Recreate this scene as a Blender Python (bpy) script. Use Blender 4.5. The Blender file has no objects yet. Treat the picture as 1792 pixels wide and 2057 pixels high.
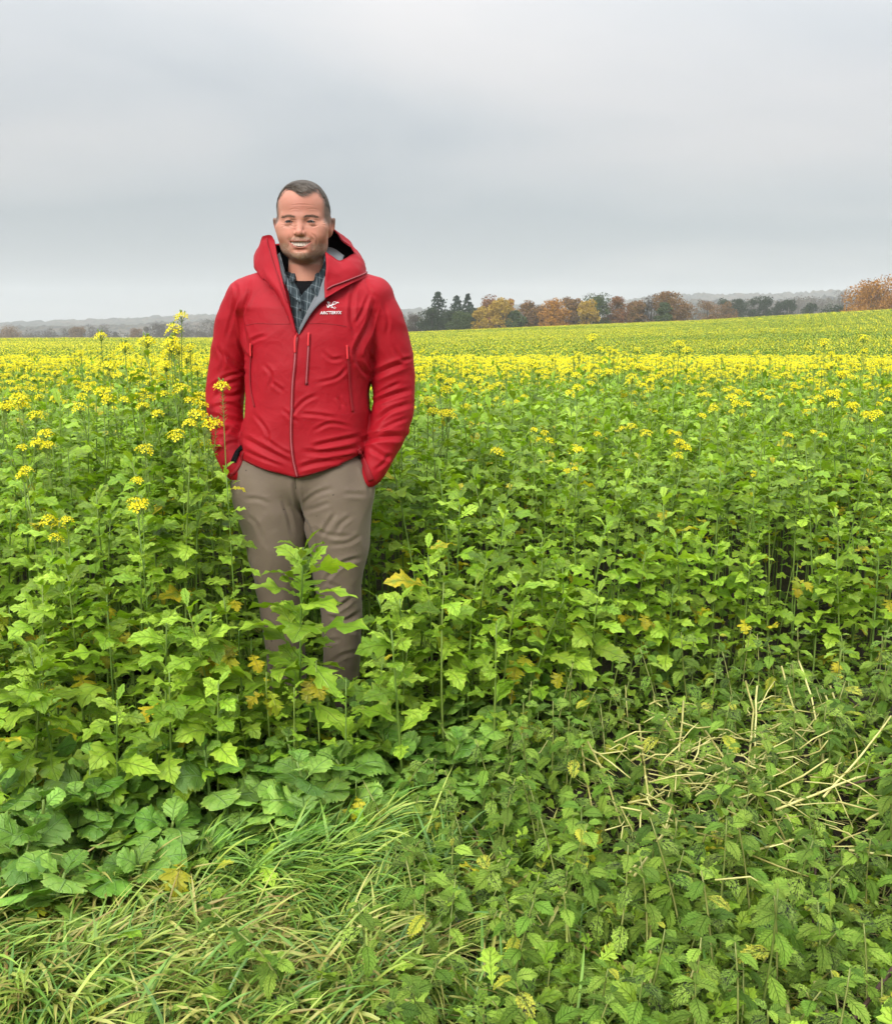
import bpy, math, random
import numpy as np
from mathutils import Vector, Matrix, Euler, noise as mnoise

C = bpy.context.scene.collection
rng = np.random.default_rng(7)
random.seed(7)
R = math.radians
PI = math.pi

# ------------------------------------------------------------------ camera
CAMH = 1.385
PITCH = R(10.99)
FPX = 944.7                      # focal length in pixels of the 891 px wide picture
cam_d = bpy.data.cameras.new('camera')
cam = bpy.data.objects.new('camera', cam_d); C.objects.link(cam)
cam.location = (0, 0, CAMH)
cam.rotation_euler = (R(90) - PITCH, 0, 0)
cam_d.sensor_fit = 'HORIZONTAL'; cam_d.sensor_width = 36
cam_d.lens = 36 * FPX / 891
cam_d.clip_start = 0.05; cam_d.clip_end = 12000
bpy.context.scene.camera = cam

# ------------------------------------------------------------------ sky, sun, exposure
SUN_EL, SUN_AZ = R(32), R(206)
world = bpy.data.worlds.new("World"); bpy.context.scene.world = world
world.use_nodes = True
nt = world.node_tree; nt.nodes.clear()
N = nt.nodes.new; LK = nt.links.new
out = N('ShaderNodeOutputWorld'); bg = N('ShaderNodeBackground'); LK(bg.outputs[0], out.inputs[0])
bg.inputs['Strength'].default_value = 0.1
sky = N('ShaderNodeTexSky'); sky.sky_type = 'NISHITA'; sky.sun_disc = False
sky.sun_elevation = SUN_EL; sky.sun_rotation = SUN_AZ
tc = N('ShaderNodeTexCoord')
sep = N('ShaderNodeSeparateXYZ'); LK(tc.outputs['Generated'], sep.inputs[0])
def wmath(op, a, b=None, c=None, clamp=False):
    m = N('ShaderNodeMath'); m.operation = op; m.use_clamp = clamp
    for i, q in enumerate((a, b, c)):
        if q is None: continue
        if isinstance(q, (int, float)): m.inputs[i].default_value = q
        else: LK(q, m.inputs[i])
    return m.outputs[0]
elev = wmath('MAXIMUM', sep.outputs[2], 0.0)
# overcast luminance: brighter towards the zenith (CIE overcast sky)
lum = wmath('ADD', wmath('MULTIPLY_ADD', elev, 0.6, 2.05), wmath('MULTIPLY', wmath('POWER', elev, 2.0), 16.0))
# project the direction on a cloud layer so that the clouds flatten towards the horizon
den = wmath('ADD', elev, 0.16)
pxn = wmath('DIVIDE', sep.outputs[0], den); pyn = wmath('DIVIDE', sep.outputs[1], den)
cmb = N('ShaderNodeCombineXYZ'); LK(pxn, cmb.inputs[0]); LK(pyn, cmb.inputs[1])
mp = N('ShaderNodeMapping'); mp.inputs['Rotation'].default_value = (0, 0, R(-28)); mp.inputs['Scale'].default_value = (0.55, 0.75, 1)
mp.inputs['Location'].default_value = (1.3, 0.4, 0)
LK(cmb.outputs[0], mp.inputs[0])
n1 = N('ShaderNodeTexNoise'); n1.inputs['Scale'].default_value = 1.1; n1.inputs['Detail'].default_value = 7; n1.inputs['Roughness'].default_value = 0.5
n1.inputs['Distortion'].default_value = 0.35
LK(mp.outputs[0], n1.inputs['Vector'])
n2 = N('ShaderNodeTexNoise'); n2.inputs['Scale'].default_value = 0.42; n2.inputs['Detail'].default_value = 3
LK(mp.outputs[0], n2.inputs['Vector'])
cl = wmath('ADD', wmath('MULTIPLY', n1.outputs[0], 0.45), wmath('MULTIPLY', n2.outputs[0], 0.75))
cr = N('ShaderNodeValToRGB'); LK(cl, cr.inputs[0])
cr.color_ramp.elements[0].position = 0.52; cr.color_ramp.elements[0].color = (0.80, 0.85, 0.895, 1)
cr.color_ramp.elements[1].position = 0.70; cr.color_ramp.elements[1].color = (1.14, 1.11, 1.10, 1)
e = cr.color_ramp.elements.new(0.60); e.color = (0.95, 0.975, 1.0, 1)
vm = N('ShaderNodeVectorMath'); vm.operation = 'SCALE'; LK(cr.outputs[0], vm.inputs[0]); LK(lum, vm.inputs['Scale'])
mx = N('ShaderNodeMix'); mx.data_type = 'RGBA'; mx.inputs[0].default_value = 0.94
LK(sky.outputs[0], mx.inputs[6]); LK(vm.outputs[0], mx.inputs[7])
LK(mx.outputs[2], bg.inputs['Color'])

sd = bpy.data.lights.new('sun', 'SUN'); sd.energy = 1.5; sd.angle = R(22); sd.color = (1, 0.975, 0.94)
sun = bpy.data.objects.new('sun', sd); C.objects.link(sun)
# the brighter part of the cloud is behind the camera, a little to the left
sdir = Vector((math.sin(SUN_AZ) * math.cos(SUN_EL), math.cos(SUN_AZ) * math.cos(SUN_EL), math.sin(SUN_EL)))
sun.rotation_euler = sdir.to_track_quat('Z', 'Y').to_euler(); sun.location = (0, -3, 8)

sc = bpy.context.scene
sc.view_settings.view_transform = 'Standard'; sc.view_settings.look = 'None'
sc.view_settings.gamma = 1; sc.view_settings.use_curve_mapping = False
sc.view_settings.exposure = 1.14
sc.render.engine = 'CYCLES'
cy = sc.cycles
cy.max_bounces = 6; cy.diffuse_bounces = 3; cy.glossy_bounces = 2; cy.transmission_bounces = 4
cy.transparent_max_bounces = 8; cy.volume_bounces = 1
cy.use_adaptive_sampling = True; cy.adaptive_threshold = 0.02
cy.use_denoising = True
try: cy.denoiser = 'OPENIMAGEDENOISE'; cy.denoising_prefilter = 'ACCURATE'
except Exception: pass
cy.caustics_reflective = False; cy.caustics_refractive = False
cy.sample_clamp_indirect = 4.0

# ------------------------------------------------------------------ helpers
US = 891 / 1792                  # photo readings below are in a 1792 px wide copy
CP, SP = math.cos(PITCH), math.sin(PITCH)
def ray(u, v):
    x = (u * US - 445.5) / FPX; y = -(v * US - 512) / FPX
    return x, CP + y * SP, -SP + y * CP
def at(u, v, Y):
    x, y, z = ray(u, v); t = Y / y
    return Vector((x * t, Y, CAMH + z * t))
def project(p):
    dx, dy, dz = p[0], p[1], p[2] - CAMH
    d = dy * CP - dz * SP
    return ((dx / d * FPX + 445.5) / US, (512 - (dy * SP + dz * CP) / d * FPX) / US)

def tag(o, label=None, cat=None, group=None, kind=None):
    if label: o['label'] = label
    if cat: o['category'] = cat
    if group: o['group'] = group
    if kind: o['kind'] = kind
    return o
def empty(name, loc=(0, 0, 0), rz=0, link=True):
    o = bpy.data.objects.new(name, None); o.empty_display_size = 0.05
    if link: C.objects.link(o)
    o.location = loc; o.rotation_euler = (0, 0, rz)
    return o

class MB:
    """collects vertices, faces, uvs, colours and material indices for one mesh"""
    def __init__(s): s.v = []; s.f = []; s.uv = []; s.mi = []; s.n = 0
    def add(s, v, f, uv=None, mi=0):
        v = np.asarray(v, float).reshape(-1, 3)
        s.v.append(v)
        for q in f: s.f.append([i + s.n for i in q]); s.mi.append(mi)
        s.uv.append(np.zeros((len(v), 2)) if uv is None else np.asarray(uv, float).reshape(-1, 2))
        s.n += len(v)
    def arrays(s):
        return np.vstack(s.v), s.f, np.vstack(s.uv), s.mi
    def mesh(s, name, mats, smooth=True):
        v, f, uv, mi = s.arrays()
        return build_mesh(name, v, f, mats, uv, mi, smooth)
    def obj(s, name, mats, parent=None, smooth=True):
        return link_obj(name, s.mesh(name, mats, smooth), parent)

def build_mesh(name, v, f, mats, uv=None, mi=None, smooth=True):
    me = bpy.data.meshes.new(name)
    v = np.asarray(v, np.float32)
    if isinstance(f, np.ndarray):
        nf, k = f.shape; loops = f.ravel().astype(np.int32)
        starts = np.arange(0, nf * k, k, dtype=np.int32)
    else:
        lens = np.array([len(q) for q in f], np.int32); nf = len(f)
        loops = np.fromiter((i for q in f for i in q), np.int32)
        starts = np.concatenate([[0], np.cumsum(lens)[:-1]]).astype(np.int32)
    me.vertices.add(len(v)); me.vertices.foreach_set('co', v.ravel())
    me.loops.add(len(loops)); me.loops.foreach_set('vertex_index', loops)
    me.polygons.add(nf); me.polygons.foreach_set('loop_start', starts)
    if uv is not None:
        l = me.uv_layers.new(name='UVMap'); l.data.foreach_set('uv', np.asarray(uv, np.float32)[loops].ravel())
    if not isinstance(mats, (list, tuple)): mats = [mats]
    for m in mats: me.materials.append(m)
    if mi is not None: me.polygons.foreach_set('material_index', np.asarray(mi, np.int32))
    me.polygons.foreach_set('use_smooth', np.full(nf, smooth))
    me.update(calc_edges=True)
    return me
def link_obj(name, me, parent=None, link=True):
    o = bpy.data.objects.new(name, me)
    if link: C.objects.link(o)
    if parent: o.parent = parent
    return o

def tube_arrays(pts, rad, seg=6, cap=True):
    pts = np.asarray(pts, float); n = len(pts)
    rad = np.broadcast_to(np.asarray(rad, float), (n,))
    d = np.gradient(pts, axis=0); d /= np.linalg.norm(d, axis=1)[:, None] + 1e-12
    ref = np.array([0, 0, 1.0]) if abs(d[0][2]) < 0.9 else np.array([1.0, 0, 0])
    a = np.cross(d, ref); a /= np.linalg.norm(a, axis=1)[:, None] + 1e-12
    b = np.cross(d, a)
    th = np.linspace(0, 2 * PI, seg, endpoint=False)
    v = pts[:, None] + rad[:, None, None] * (np.cos(th)[None, :, None] * a[:, None] + np.sin(th)[None, :, None] * b[:, None])
    f = []
    for i in range(n - 1):
        for j in range(seg):
            k = (j + 1) % seg
            f.append([i * seg + j, i * seg + k, (i + 1) * seg + k, (i + 1) * seg + j])
    if cap:
        f.append(list(range(seg))[::-1]); f.append([(n - 1) * seg + j for j in range(seg)])
    uv = np.zeros((n * seg, 2)); uv[:, 1] = np.repeat(np.linspace(0, 1, n), seg)
    return v.reshape(-1, 3), f, uv

# ------------------------------------------------------------------ material helpers
def new_mat(name):
    m = bpy.data.materials.new(name); m.use_nodes = True
    nt = m.node_tree; nt.nodes.clear()
    return m, nt
class NB:
    def __init__(s, name):
        s.m, s.nt = new_mat(name); s.out = s.n('OutputMaterial')
    def n(s, t, **kw):
        x = s.nt.nodes.new('ShaderNode' + t)
        for k, q in kw.items(): setattr(x, k, q)
        return x
    def l(s, a, b): s.nt.links.new(a, b)
    def set(s, sock, q):
        if isinstance(q, bpy.types.NodeSocket): s.l(q, sock)
        else:
            if isinstance(q, tuple) and len(q) == 3 and sock.type == 'RGBA': q = (*q, 1)
            sock.default_value = q
    def math(s, op, a, b=None, c=None, clamp=False):
        m = s.n('Math', operation=op, use_clamp=clamp)
        for i, q in enumerate((a, b, c)):
            if q is not None: s.set(m.inputs[i], q)
        return m.outputs[0]
    def mix(s, f, a, b, blend='MIX'):
        m = s.n('Mix', data_type='RGBA', blend_type=blend)
        s.set(m.inputs[0], f); s.set(m.inputs[6], a); s.set(m.inputs[7], b)
        return m.outputs[2]
    def noise(s, vec, scale, detail=3, rough=0.5, dist=0.0):
        n = s.n('TexNoise'); s.l(vec, n.inputs['Vector']); n.inputs['Scale'].default_value = scale
        n.inputs['Detail'].default_value = detail; n.inputs['Roughness'].default_value = rough; n.inputs['Distortion'].default_value = dist
        return n.outputs[0]
    def ramp(s, f, stops):
        r = s.n('ValToRGB'); s.l(f, r.inputs[0]); cr = r.color_ramp
        while len(cr.elements) < len(stops): cr.elements.new(0.5)
        for e, (p, c) in zip(cr.elements, stops):
            e.position = p; e.color = (*c, 1) if len(c) == 3 else c
        return r.outputs[0]
    def rmap(s, f, a, b, c=0.0, d=1.0, smooth=False):
        r = s.n('MapRange'); s.set(r.inputs[0], f)
        if smooth: r.interpolation_type = 'SMOOTHSTEP'
        for i, q in enumerate((a, b, c, d)): r.inputs[i + 1].default_value = q
        return r.outputs[0]
    def bump(s, h, strength=0.3, dist=0.01):
        b = s.n('Bump'); b.inputs['Strength'].default_value = strength; b.inputs['Distance'].default_value = dist
        s.l(h, b.inputs['Height']); return b.outputs[0]
    def principled(s, color, rough=0.6, normal=None, spec=0.5, **kw):
        p = s.n('BsdfPrincipled'); s.set(p.inputs['Base Color'], color); s.set(p.inputs['Roughness'], rough)
        s.set(p.inputs['Specular IOR Level'], spec)
        if normal is not None: s.l(normal, p.inputs['Normal'])
        for k, q in kw.items(): s.set(p.inputs[k.replace('_', ' ')], q)
        return p.outputs[0]
    def done(s, shader): s.l(shader, s.out.inputs[0]); return s.m
def simple_mat(name, col, rough=0.6, var=0.15, scale=40, spec=0.4, bump=0.0):
    b = NB(name); t = b.n('TexCoord')
    n = b.noise(t.outputs['Object'], scale, 4)
    c = b.mix(n, tuple(q * (1 - var) for q in col), tuple(min(1, q * (1 + var)) for q in col))
    nm = b.bump(n, bump, 0.005) if bump else None
    return b.done(b.principled(c, rough, nm, spec))

def leaf_mat(name, ca, cb, cy=None, yellow=0.0, trans=0.35, vein=(0.25, 0.34, 0.10), rough=0.42, veins=7, patch=0.0, edge=0.0, spec=0.45, bumpy=0.5):
    """leaf: two greens mixed per leaf, veins from the leaf's own uv, optional yellowing and dark spots"""
    b = NB(name)
    oi = b.n('ObjectInfo'); ge = b.n('NewGeometry'); uvn = b.n('UVMap'); uvn.uv_map = 'UVMap'
    rnd = b.math('FRACT', b.math('ADD', oi.outputs['Random'], ge.outputs['Random Per Island']))
    sp = b.n('SeparateXYZ'); b.l(uvn.outputs[0], sp.inputs[0])
    au = b.math('ABSOLUTE', b.math('SUBTRACT', sp.outputs[0], 0.5))       # 0 at midrib, 0.5 at margin
    vv = sp.outputs[1]
    cv = b.n('CombineXYZ'); b.l(sp.outputs[0], cv.inputs[0]); b.l(sp.outputs[1], cv.inputs[1]); b.l(b.math('MULTIPLY', rnd, 60.0), cv.inputs[2])
    cvo = cv.outputs[0]
    nz = b.noise(cvo, 6, 4, 0.6)
    col = b.mix(rnd, ca, cb)
    val = b.rmap(b.math('FRACT', b.math('MULTIPLY', rnd, 13.7)), 0, 1, 0.48, 1.25)
    vc = b.n('CombineXYZ'); [b.l(val, vc.inputs[i]) for i in range(3)]
    col = b.mix(1.0, col, vc.outputs[0], 'MULTIPLY')
    col = b.mix(b.rmap(nz, 0.35, 0.7), col, b.mix(0.75, col, (0.6, 0.8, 0.45), 'MULTIPLY'))
    # side veins
    ph = b.math('SUBTRACT', b.math('MULTIPLY', vv, float(veins)), b.math('MULTIPLY', au, 2.6))
    fr = b.math('ABSOLUTE', b.math('SUBTRACT', b.math('FRACT', ph), 0.5))
    side = b.rmap(fr, 0.0, 0.10, 1.0, 0.0)
    mid = b.rmap(au, 0.0, 0.035, 1.0, 0.0)
    v_ = b.math('MAXIMUM', b.math('MULTIPLY', side, 0.45), mid)
    col = b.mix(b.math('MULTIPLY', v_, 0.55), col, vein)
    if cy is not None:
        m = b.math('GREATER_THAN', b.math('FRACT', b.math('MULTIPLY', rnd, 7.31)), 1 - yellow)
        em = b.math('ADD', b.rmap(nz, 0.3, 0.6), b.rmap(au, 0.1, 0.45, -0.2, 0.7), clamp=True)
        col = b.mix(b.math('MULTIPLY', m, em), col, cy)
    if edge > 0:
        em = b.math('MULTIPLY', b.rmap(au, 0.36, 0.5), b.rmap(b.noise(cvo, 2.5, 3), 0.45, 0.62))
        col = b.mix(b.math('MULTIPLY', em, edge), col, (0.42, 0.40, 0.05))
    if patch > 0:
        pn = b.noise(cvo, 7, 6, 0.72, 0.6)
        pm = b.math('GREATER_THAN', b.math('FRACT', b.math('MULTIPLY', rnd, 5.17)), 1 - patch)
        col = b.mix(b.math('MULTIPLY', b.rmap(pn, 0.50, 0.58), pm), col, (0.02, 0.022, 0.015))
        col = b.mix(b.math('MULTIPLY', b.rmap(pn, 0.46, 0.40), b.math('MULTIPLY', pm, 0.35)), col, (0.33, 0.36, 0.14))
    h = b.math('SUBTRACT', b.math('MULTIPLY', nz, 0.5 * bumpy), b.math('MULTIPLY', v_, 0.6))
    nm = b.bump(h, 1.0, 0.006)
    pr = b.principled(col, rough, nm, spec)
    tr = b.n('BsdfTranslucent'); b.l(b.mix(1.0, col, (1.35, 1.35, 0.45), 'MULTIPLY'), tr.inputs[0])
    mxs = b.n('MixShader'); mxs.inputs[0].default_value = trans
    b.l(pr, mxs.inputs[1]); b.l(tr.outputs[0], mxs.inputs[2])
    return b.done(mxs.outputs[0])
# ------------------------------------------------------------------ the land
def lerp_pts(x, pts):
    return np.interp(x, [p[0] for p in pts], [p[1] for p in pts])
CREST_U = [(-900, 682), (0, 681), (440, 680), (820, 669), (1200, 653), (1400, 645), (1792, 622), (2300, 600)]
def v_to_tan(v):          # tangent of the elevation angle of the row v (at the picture's middle)
    y = -(np.asarray(v, float) * US - 512) / FPX
    return (-SP + y * CP) / (CP + y * SP)
CROP_H = 1.08
def crest_z(s):           # s = x / Y : ground height of the far crest, 170 m away
    u = (s * 962 + 445.5) / US
    v = lerp_pts(u, CREST_U)
    return CAMH + 170 * v_to_tan(v) - CROP_H * 0.92
def ground_z(x, y):
    x = np.asarray(x, float); y = np.asarray(y, float)
    s = x / np.maximum(y, 12)
    near = np.interp(y, [0, 6, 26, 42, 60], [0, 0, -0.36, -1.75, -1.35])
    cz = crest_z(s)
    t = np.clip((y - 60) / 110, 0, 1)
    far = near + (cz - near) * (t ** 1.15)
    beyond = np.interp(y, [170, 200, 300, 520, 800, 1300], [0, -1.0, -6, -11, -13, -13])
    z = np.where(y > 60, far, near)
    z = np.where(y > 170, np.where(y > 600, beyond, cz + beyond), z)
    bump = 0.03 * np.sin(x * 1.7 + 0.6 * y) * np.sin(y * 2.3 - x) * np.clip(1.2 - y / 20, 0, 1)
    verge = -0.0 * y
    return z + bump + verge
def hill_profile(s):
    u = (s * 962 + 445.5) / US
    return lerp_pts(u, [(-1500, 655), (-400, 652), (0, 650), (150, 643), (300, 636), (440, 631), (800, 622), (1000, 618), (1276, 600), (1356, 594), (1500, 590), (1650, 584), (1900, 580), (2600, 575)])

m_soil = None
def soil_material():
    b = NB('damp_soil'); t = b.n('TexCoord')
    n = b.noise(t.outputs['Object'], 9, 8, 0.65); n2 = b.noise(t.outputs['Object'], 70, 5, 0.7)
    c = b.ramp(n, [(0.3, (0.016, 0.012, 0.007)), (0.55, (0.040, 0.028, 0.014)), (0.75, (0.07, 0.048, 0.026))])
    c = b.mix(b.rmap(n2, 0.5, 0.7), c, (0.045, 0.05, 0.02))
    return b.done(b.principled(c, 0.85, b.bump(b.math('ADD', n, n2), 0.8, 0.03), 0.3))
m_soil = soil_material()

def far_land_material():
    b = NB('far_land'); t = b.n('TexCoord')
    n = b.noise(t.outputs['Object'], 0.02, 6, 0.6)
    c = b.ramp(n, [(0.35, (0.05, 0.055, 0.02)), (0.5, (0.075, 0.09, 0.03)), (0.7, (0.10, 0.085, 0.04))])
    return b.done(b.principled(c, 0.9))
# one sheet: log-spaced rows from behind the camera to the plain below the hills
ys = np.concatenate([np.linspace(-60, 0.4, 10), np.geomspace(0.5, 2600, 170)])
ss = np.linspace(-1.4, 1.4, 121)
YY, SS = np.meshgrid(ys, ss, indexing='ij')
XX = SS * np.maximum(np.abs(YY), 25) + 0
XX = np.where(YY < 25, SS * 25, XX)
# tighten the near rows
XX = np.where(YY < 25, np.sign(SS) * (np.abs(SS) ** 1.6) * 25, SS * 25 * (YY / 25))
XX = np.where(YY >= 25, np.sign(SS) * (np.abs(SS) ** (1.6 - 0.6 * np.clip((YY - 25) / 60, 0, 1))) * YY, XX)
ZZ = ground_z(XX, np.maximum(YY, 0.0))
V = np.stack([XX, YY, ZZ], -1).reshape(-1, 3)
nr, nc = YY.shape
ii, jj = np.meshgrid(np.arange(nr - 1), np.arange(nc - 1), indexing='ij')
a = (ii * nc + jj).ravel(); Fq = np.stack([a, a + 1, a + nc + 1, a + nc], 1)
yc = YY[ii, jj].ravel()
mi = np.where(yc > 172, 1, 0)
ground = link_obj('ground', build_mesh('ground', V, Fq, [m_soil, far_land_material()], V[:, :2], mi))
tag(ground, 'damp brown soil of the field under the crop, running out to the far plain', kind='structure')

def wood_hill_material():
    b = NB('far_woodland'); t = b.n('TexCoord')
    n = b.noise(t.outputs['Object'], 0.012, 8, 0.65); n2 = b.noise(t.outputs['Object'], 0.09, 4, 0.6)
    c = b.ramp(n, [(0.35, (0.045, 0.045, 0.035)), (0.5, (0.09, 0.075, 0.05)), (0.65, (0.12, 0.085, 0.055))])
    c = b.mix(b.rmap(n2, 0.4, 0.65), c, (0.035, 0.037, 0.03))
    return b.done(b.principled(c, 0.95, None, 0.1))
m_hill = wood_hill_material()
def make_hills(name, Y0, dv, seed, label, depth=260):
    """wooded ridge: a real slope with a ragged top of tree crowns"""
    s = np.linspace(-1.1, 1.1, 900)
    rows = np.linspace(0, 1, 14)
    r_ = np.random.default_rng(seed)
    top = CAMH + Y0 * v_to_tan(hill_profile(s) + dv)
    k = np.arange(len(s))
    rag = sum(a_ * np.sin(k * f_ + p_) for a_, f_, p_ in [(0.9, .021, 1 + seed), (0.7, .09, 2), (0.55, .33, .5), (.35, .9, 3)])
    V = []
    for j, t in enumerate(rows):
        Y = Y0 - depth + depth * t
        z = -14 + (top + rag + 14) * (t ** 0.7)
        z = z + r_.normal(0, 1.1 if j > 1 else 0.1, len(s)) * min(1, t * 2)
        V.append(np.stack([s * Y0, np.full_like(s, Y), z], -1))
    V.append(np.stack([s * Y0, np.full_like(s, Y0 + 150), np.full_like(s, -14.0)], -1))
    V = np.vstack(V); nc = len(s); nr = len(rows) + 1
    ii, jj = np.meshgrid(np.arange(nr - 1), np.arange(nc - 1), indexing='ij')
    a = (ii * nc + jj).ravel(); Fq = np.stack([a, a + 1, a + nc + 1, a + nc], 1)
    o = link_obj(name, build_mesh(name, V, Fq, m_hill, smooth=False))
    tag(o, label, kind='structure')
    return o
make_hills('hills', 1500, 0, 3, 'long wooded ridge fading into the mist behind the field')
make_hills('near_hills', 1000, 14, 8, 'lower wooded rise in front of the misty ridge', 160)

# ------------------------------------------------------------------ haze
hz = MB()
x0, x1, y0, y1, z0, z1 = -2400, 2400, -80, 2300, -22, 95
vs = [(x0, y0, z0), (x1, y0, z0), (x1, y1, z0), (x0, y1, z0), (x0, y0, z1), (x1, y0, z1), (x1, y1, z1), (x0, y1, z1)]
hz.add(vs, [[0, 3, 2, 1], [4, 5, 6, 7], [0, 1, 5, 4], [1, 2, 6, 5], [2, 3, 7, 6], [3, 0, 4, 7]])
hm, hnt = new_mat('haze')
ho = hnt.nodes.new('ShaderNodeOutputMaterial'); pv = hnt.nodes.new('ShaderNodeVolumePrincipled')
pv.inputs['Color'].default_value = (0.93, 0.95, 0.97, 1); pv.inputs['Density'].default_value = 0.00036
hnt.links.new(pv.outputs[0], ho.inputs['Volume'])
haze = hz.obj('haze', hm, smooth=False); tag(haze, 'pale damp haze over the field and the far hills', kind='stuff')
# ------------------------------------------------------------------ plant materials
m_mustard = leaf_mat('mustard_leaf', (0.23, 0.39, 0.026), (0.46, 0.62, 0.065), (0.62, 0.50, 0.03), 0.015, trans=0.29, vein=(0.36, 0.52, 0.12), edge=0.3, spec=0.3)
m_mustard_old = leaf_mat('yellowing_leaf', (0.42, 0.48, 0.04), (0.78, 0.58, 0.035), None, 0, trans=0.35, vein=(0.5, 0.55, 0.15), edge=0.5, spec=0.3)
m_radish = leaf_mat('radish_leaf', (0.15, 0.31, 0.040), (0.32, 0.49, 0.09), None, 0, trans=0.18, vein=(0.26, 0.42, 0.16), rough=0.42, spec=0.35, veins=6, edge=0.25, bumpy=1.2)
m_nettle = leaf_mat('nettle_leaf', (0.14, 0.26, 0.030), (0.34, 0.46, 0.065), (0.5, 0.5, 0.05), 0.04, trans=0.20, vein=(0.10, 0.20, 0.03), rough=0.6, spec=0.2, veins=9, patch=0.35, bumpy=1.0)
def stem_material(name, ca, cb, rough=0.5):
    b = NB(name); oi = b.n('ObjectInfo'); ge = b.n('NewGeometry'); t = b.n('TexCoord')
    rnd = b.math('FRACT', b.math('ADD', oi.outputs['Random'], ge.outputs['Random Per Island']))
    n = b.noise(t.outputs['Object'], 25, 3)
    c = b.mix(rnd, ca, cb); c = b.mix(b.rmap(n, 0.4, 0.7), c, b.mix(1.0, c, (0.75, 0.7, 0.6), 'MULTIPLY'))
    return b.done(b.principled(c, rough, None, 0.4))
m_stem = stem_material('mustard_stem', (0.12, 0.22, 0.035), (0.22, 0.31, 0.06))
m_stem_dark = stem_material('nettle_stem', (0.20, 0.27, 0.06), (0.34, 0.36, 0.11))
m_straw = stem_material('dry_straw', (0.36, 0.33, 0.09), (0.70, 0.66, 0.25))
m_twig = stem_material('brown_twig', (0.06, 0.035, 0.025), (0.11, 0.06, 0.04), 0.8)
def petal_material():
    b = NB('yellow_petal'); oi = b.n('ObjectInfo'); ge = b.n('NewGeometry')
    rnd = b.math('FRACT', b.math('ADD', oi.outputs['Random'], ge.outputs['Random Per Island']))
    c = b.mix(rnd, (0.92, 0.74, 0.010), (0.98, 0.90, 0.03))
    pr = b.principled(c, 0.5, None, 0.3)
    tr = b.n('BsdfTranslucent'); b.l(c, tr.inputs[0]); mx = b.n('MixShader'); mx.inputs[0].default_value = 0.35
    b.l(pr, mx.inputs[1]); b.l(tr.outputs[0], mx.inputs[2]); return b.done(mx.outputs[0])
m_petal = petal_material()

# ------------------------------------------------------------------ leaves
ARR = {}                                     # mesh name -> arrays, for joined copies
def reg(me, v, f, uv, mi=None):
    ARR[me.name] = (np.asarray(v, float), f, np.asarray(uv, float), mi if mi is not None else [0] * len(f), list(me.materials))
    return me
def leaf_arrays(prof, nst=18, droop=0.9, lift=0.3, fold=0.25, ripple=0.03, sweep=0.12, seed=0, across=4, twist=0.0, soft=False):
    """prof: list of (t, half width). Leaf lies along +x, upper face +z, length 1"""
    r_ = np.random.default_rng(seed)
    pt = np.array([p[0] for p in prof]); pw = np.array([p[1] for p in prof])
    t = np.unique(np.concatenate([pt, np.linspace(0, 1, nst)])) if nst > len(pt) else pt
    if nst > len(pt):
        keep = [0]
        for i in range(1, len(t)):
            if t[i] - t[keep[-1]] > 0.012 or t[i] in pt: keep.append(i)
        t = t[keep]
    wL = np.interp(t, pt, pw * (1 + r_.normal(0, 0.10, len(pt)))); wR = np.interp(t, pt, pw * (1 + r_.normal(0, 0.10, len(pt))))
    ang = lift - droop * t ** 1.3
    dt = np.diff(t, prepend=0)
    cx = np.cumsum(np.cos(ang) * dt); cz = np.cumsum(np.sin(ang) * dt)
    cyy = 0.05 * np.sin(t * 3 + seed) * t
    k = across // 2
    us = np.linspace(-1, 1, across + 1)
    V, UV = [], []
    wL[1:-1] = .16 * wL[:-2] + .68 * wL[1:-1] + .16 * wL[2:] if soft else wL[1:-1]; wR[1:-1] = .16 * wR[:-2] + .68 * wR[1:-1] + .16 * wR[2:] if soft else wR[1:-1]
    ph1, ph2 = r_.uniform(0, 6.28, 2)
    for i, ti in enumerate(t):
        for uu in us:
            w = wL[i] if uu < 0 else wR[i]
            au = abs(uu)
            off = w * au
            dx = sweep * off * au
            rz_ = ripple * au * math.sin(ti * 17 + (ph1 if uu < 0 else ph2)) * min(1, w * 5)
            zz = fold * off * (1 - 0.5 * au) + rz_ - twist * uu * off
            nx, nz = -math.sin(ang[i]), math.cos(ang[i])
            V.append((cx[i] + dx * math.cos(ang[i]) + nx * zz, cyy[i] + off * np.sign(uu), cz[i] + dx * math.sin(ang[i]) + nz * zz))
            UV.append((0.5 + 0.5 * uu * min(1, w / 0.1 + 0.15), ti))
    f = []
    m = across + 1
    for i in range(len(t) - 1):
        for j in range(across):
            f.append([i * m + j, i * m + j + 1, (i + 1) * m + j + 1, (i + 1) * m + j])
    return np.array(V), f, np.array(UV)
def leaf_mesh(name, mat, prof, **kw):
    v, f, uv = leaf_arrays(prof, **kw)
    return reg(build_mesh(name, v, f, mat, uv), v, f, uv)
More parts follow.
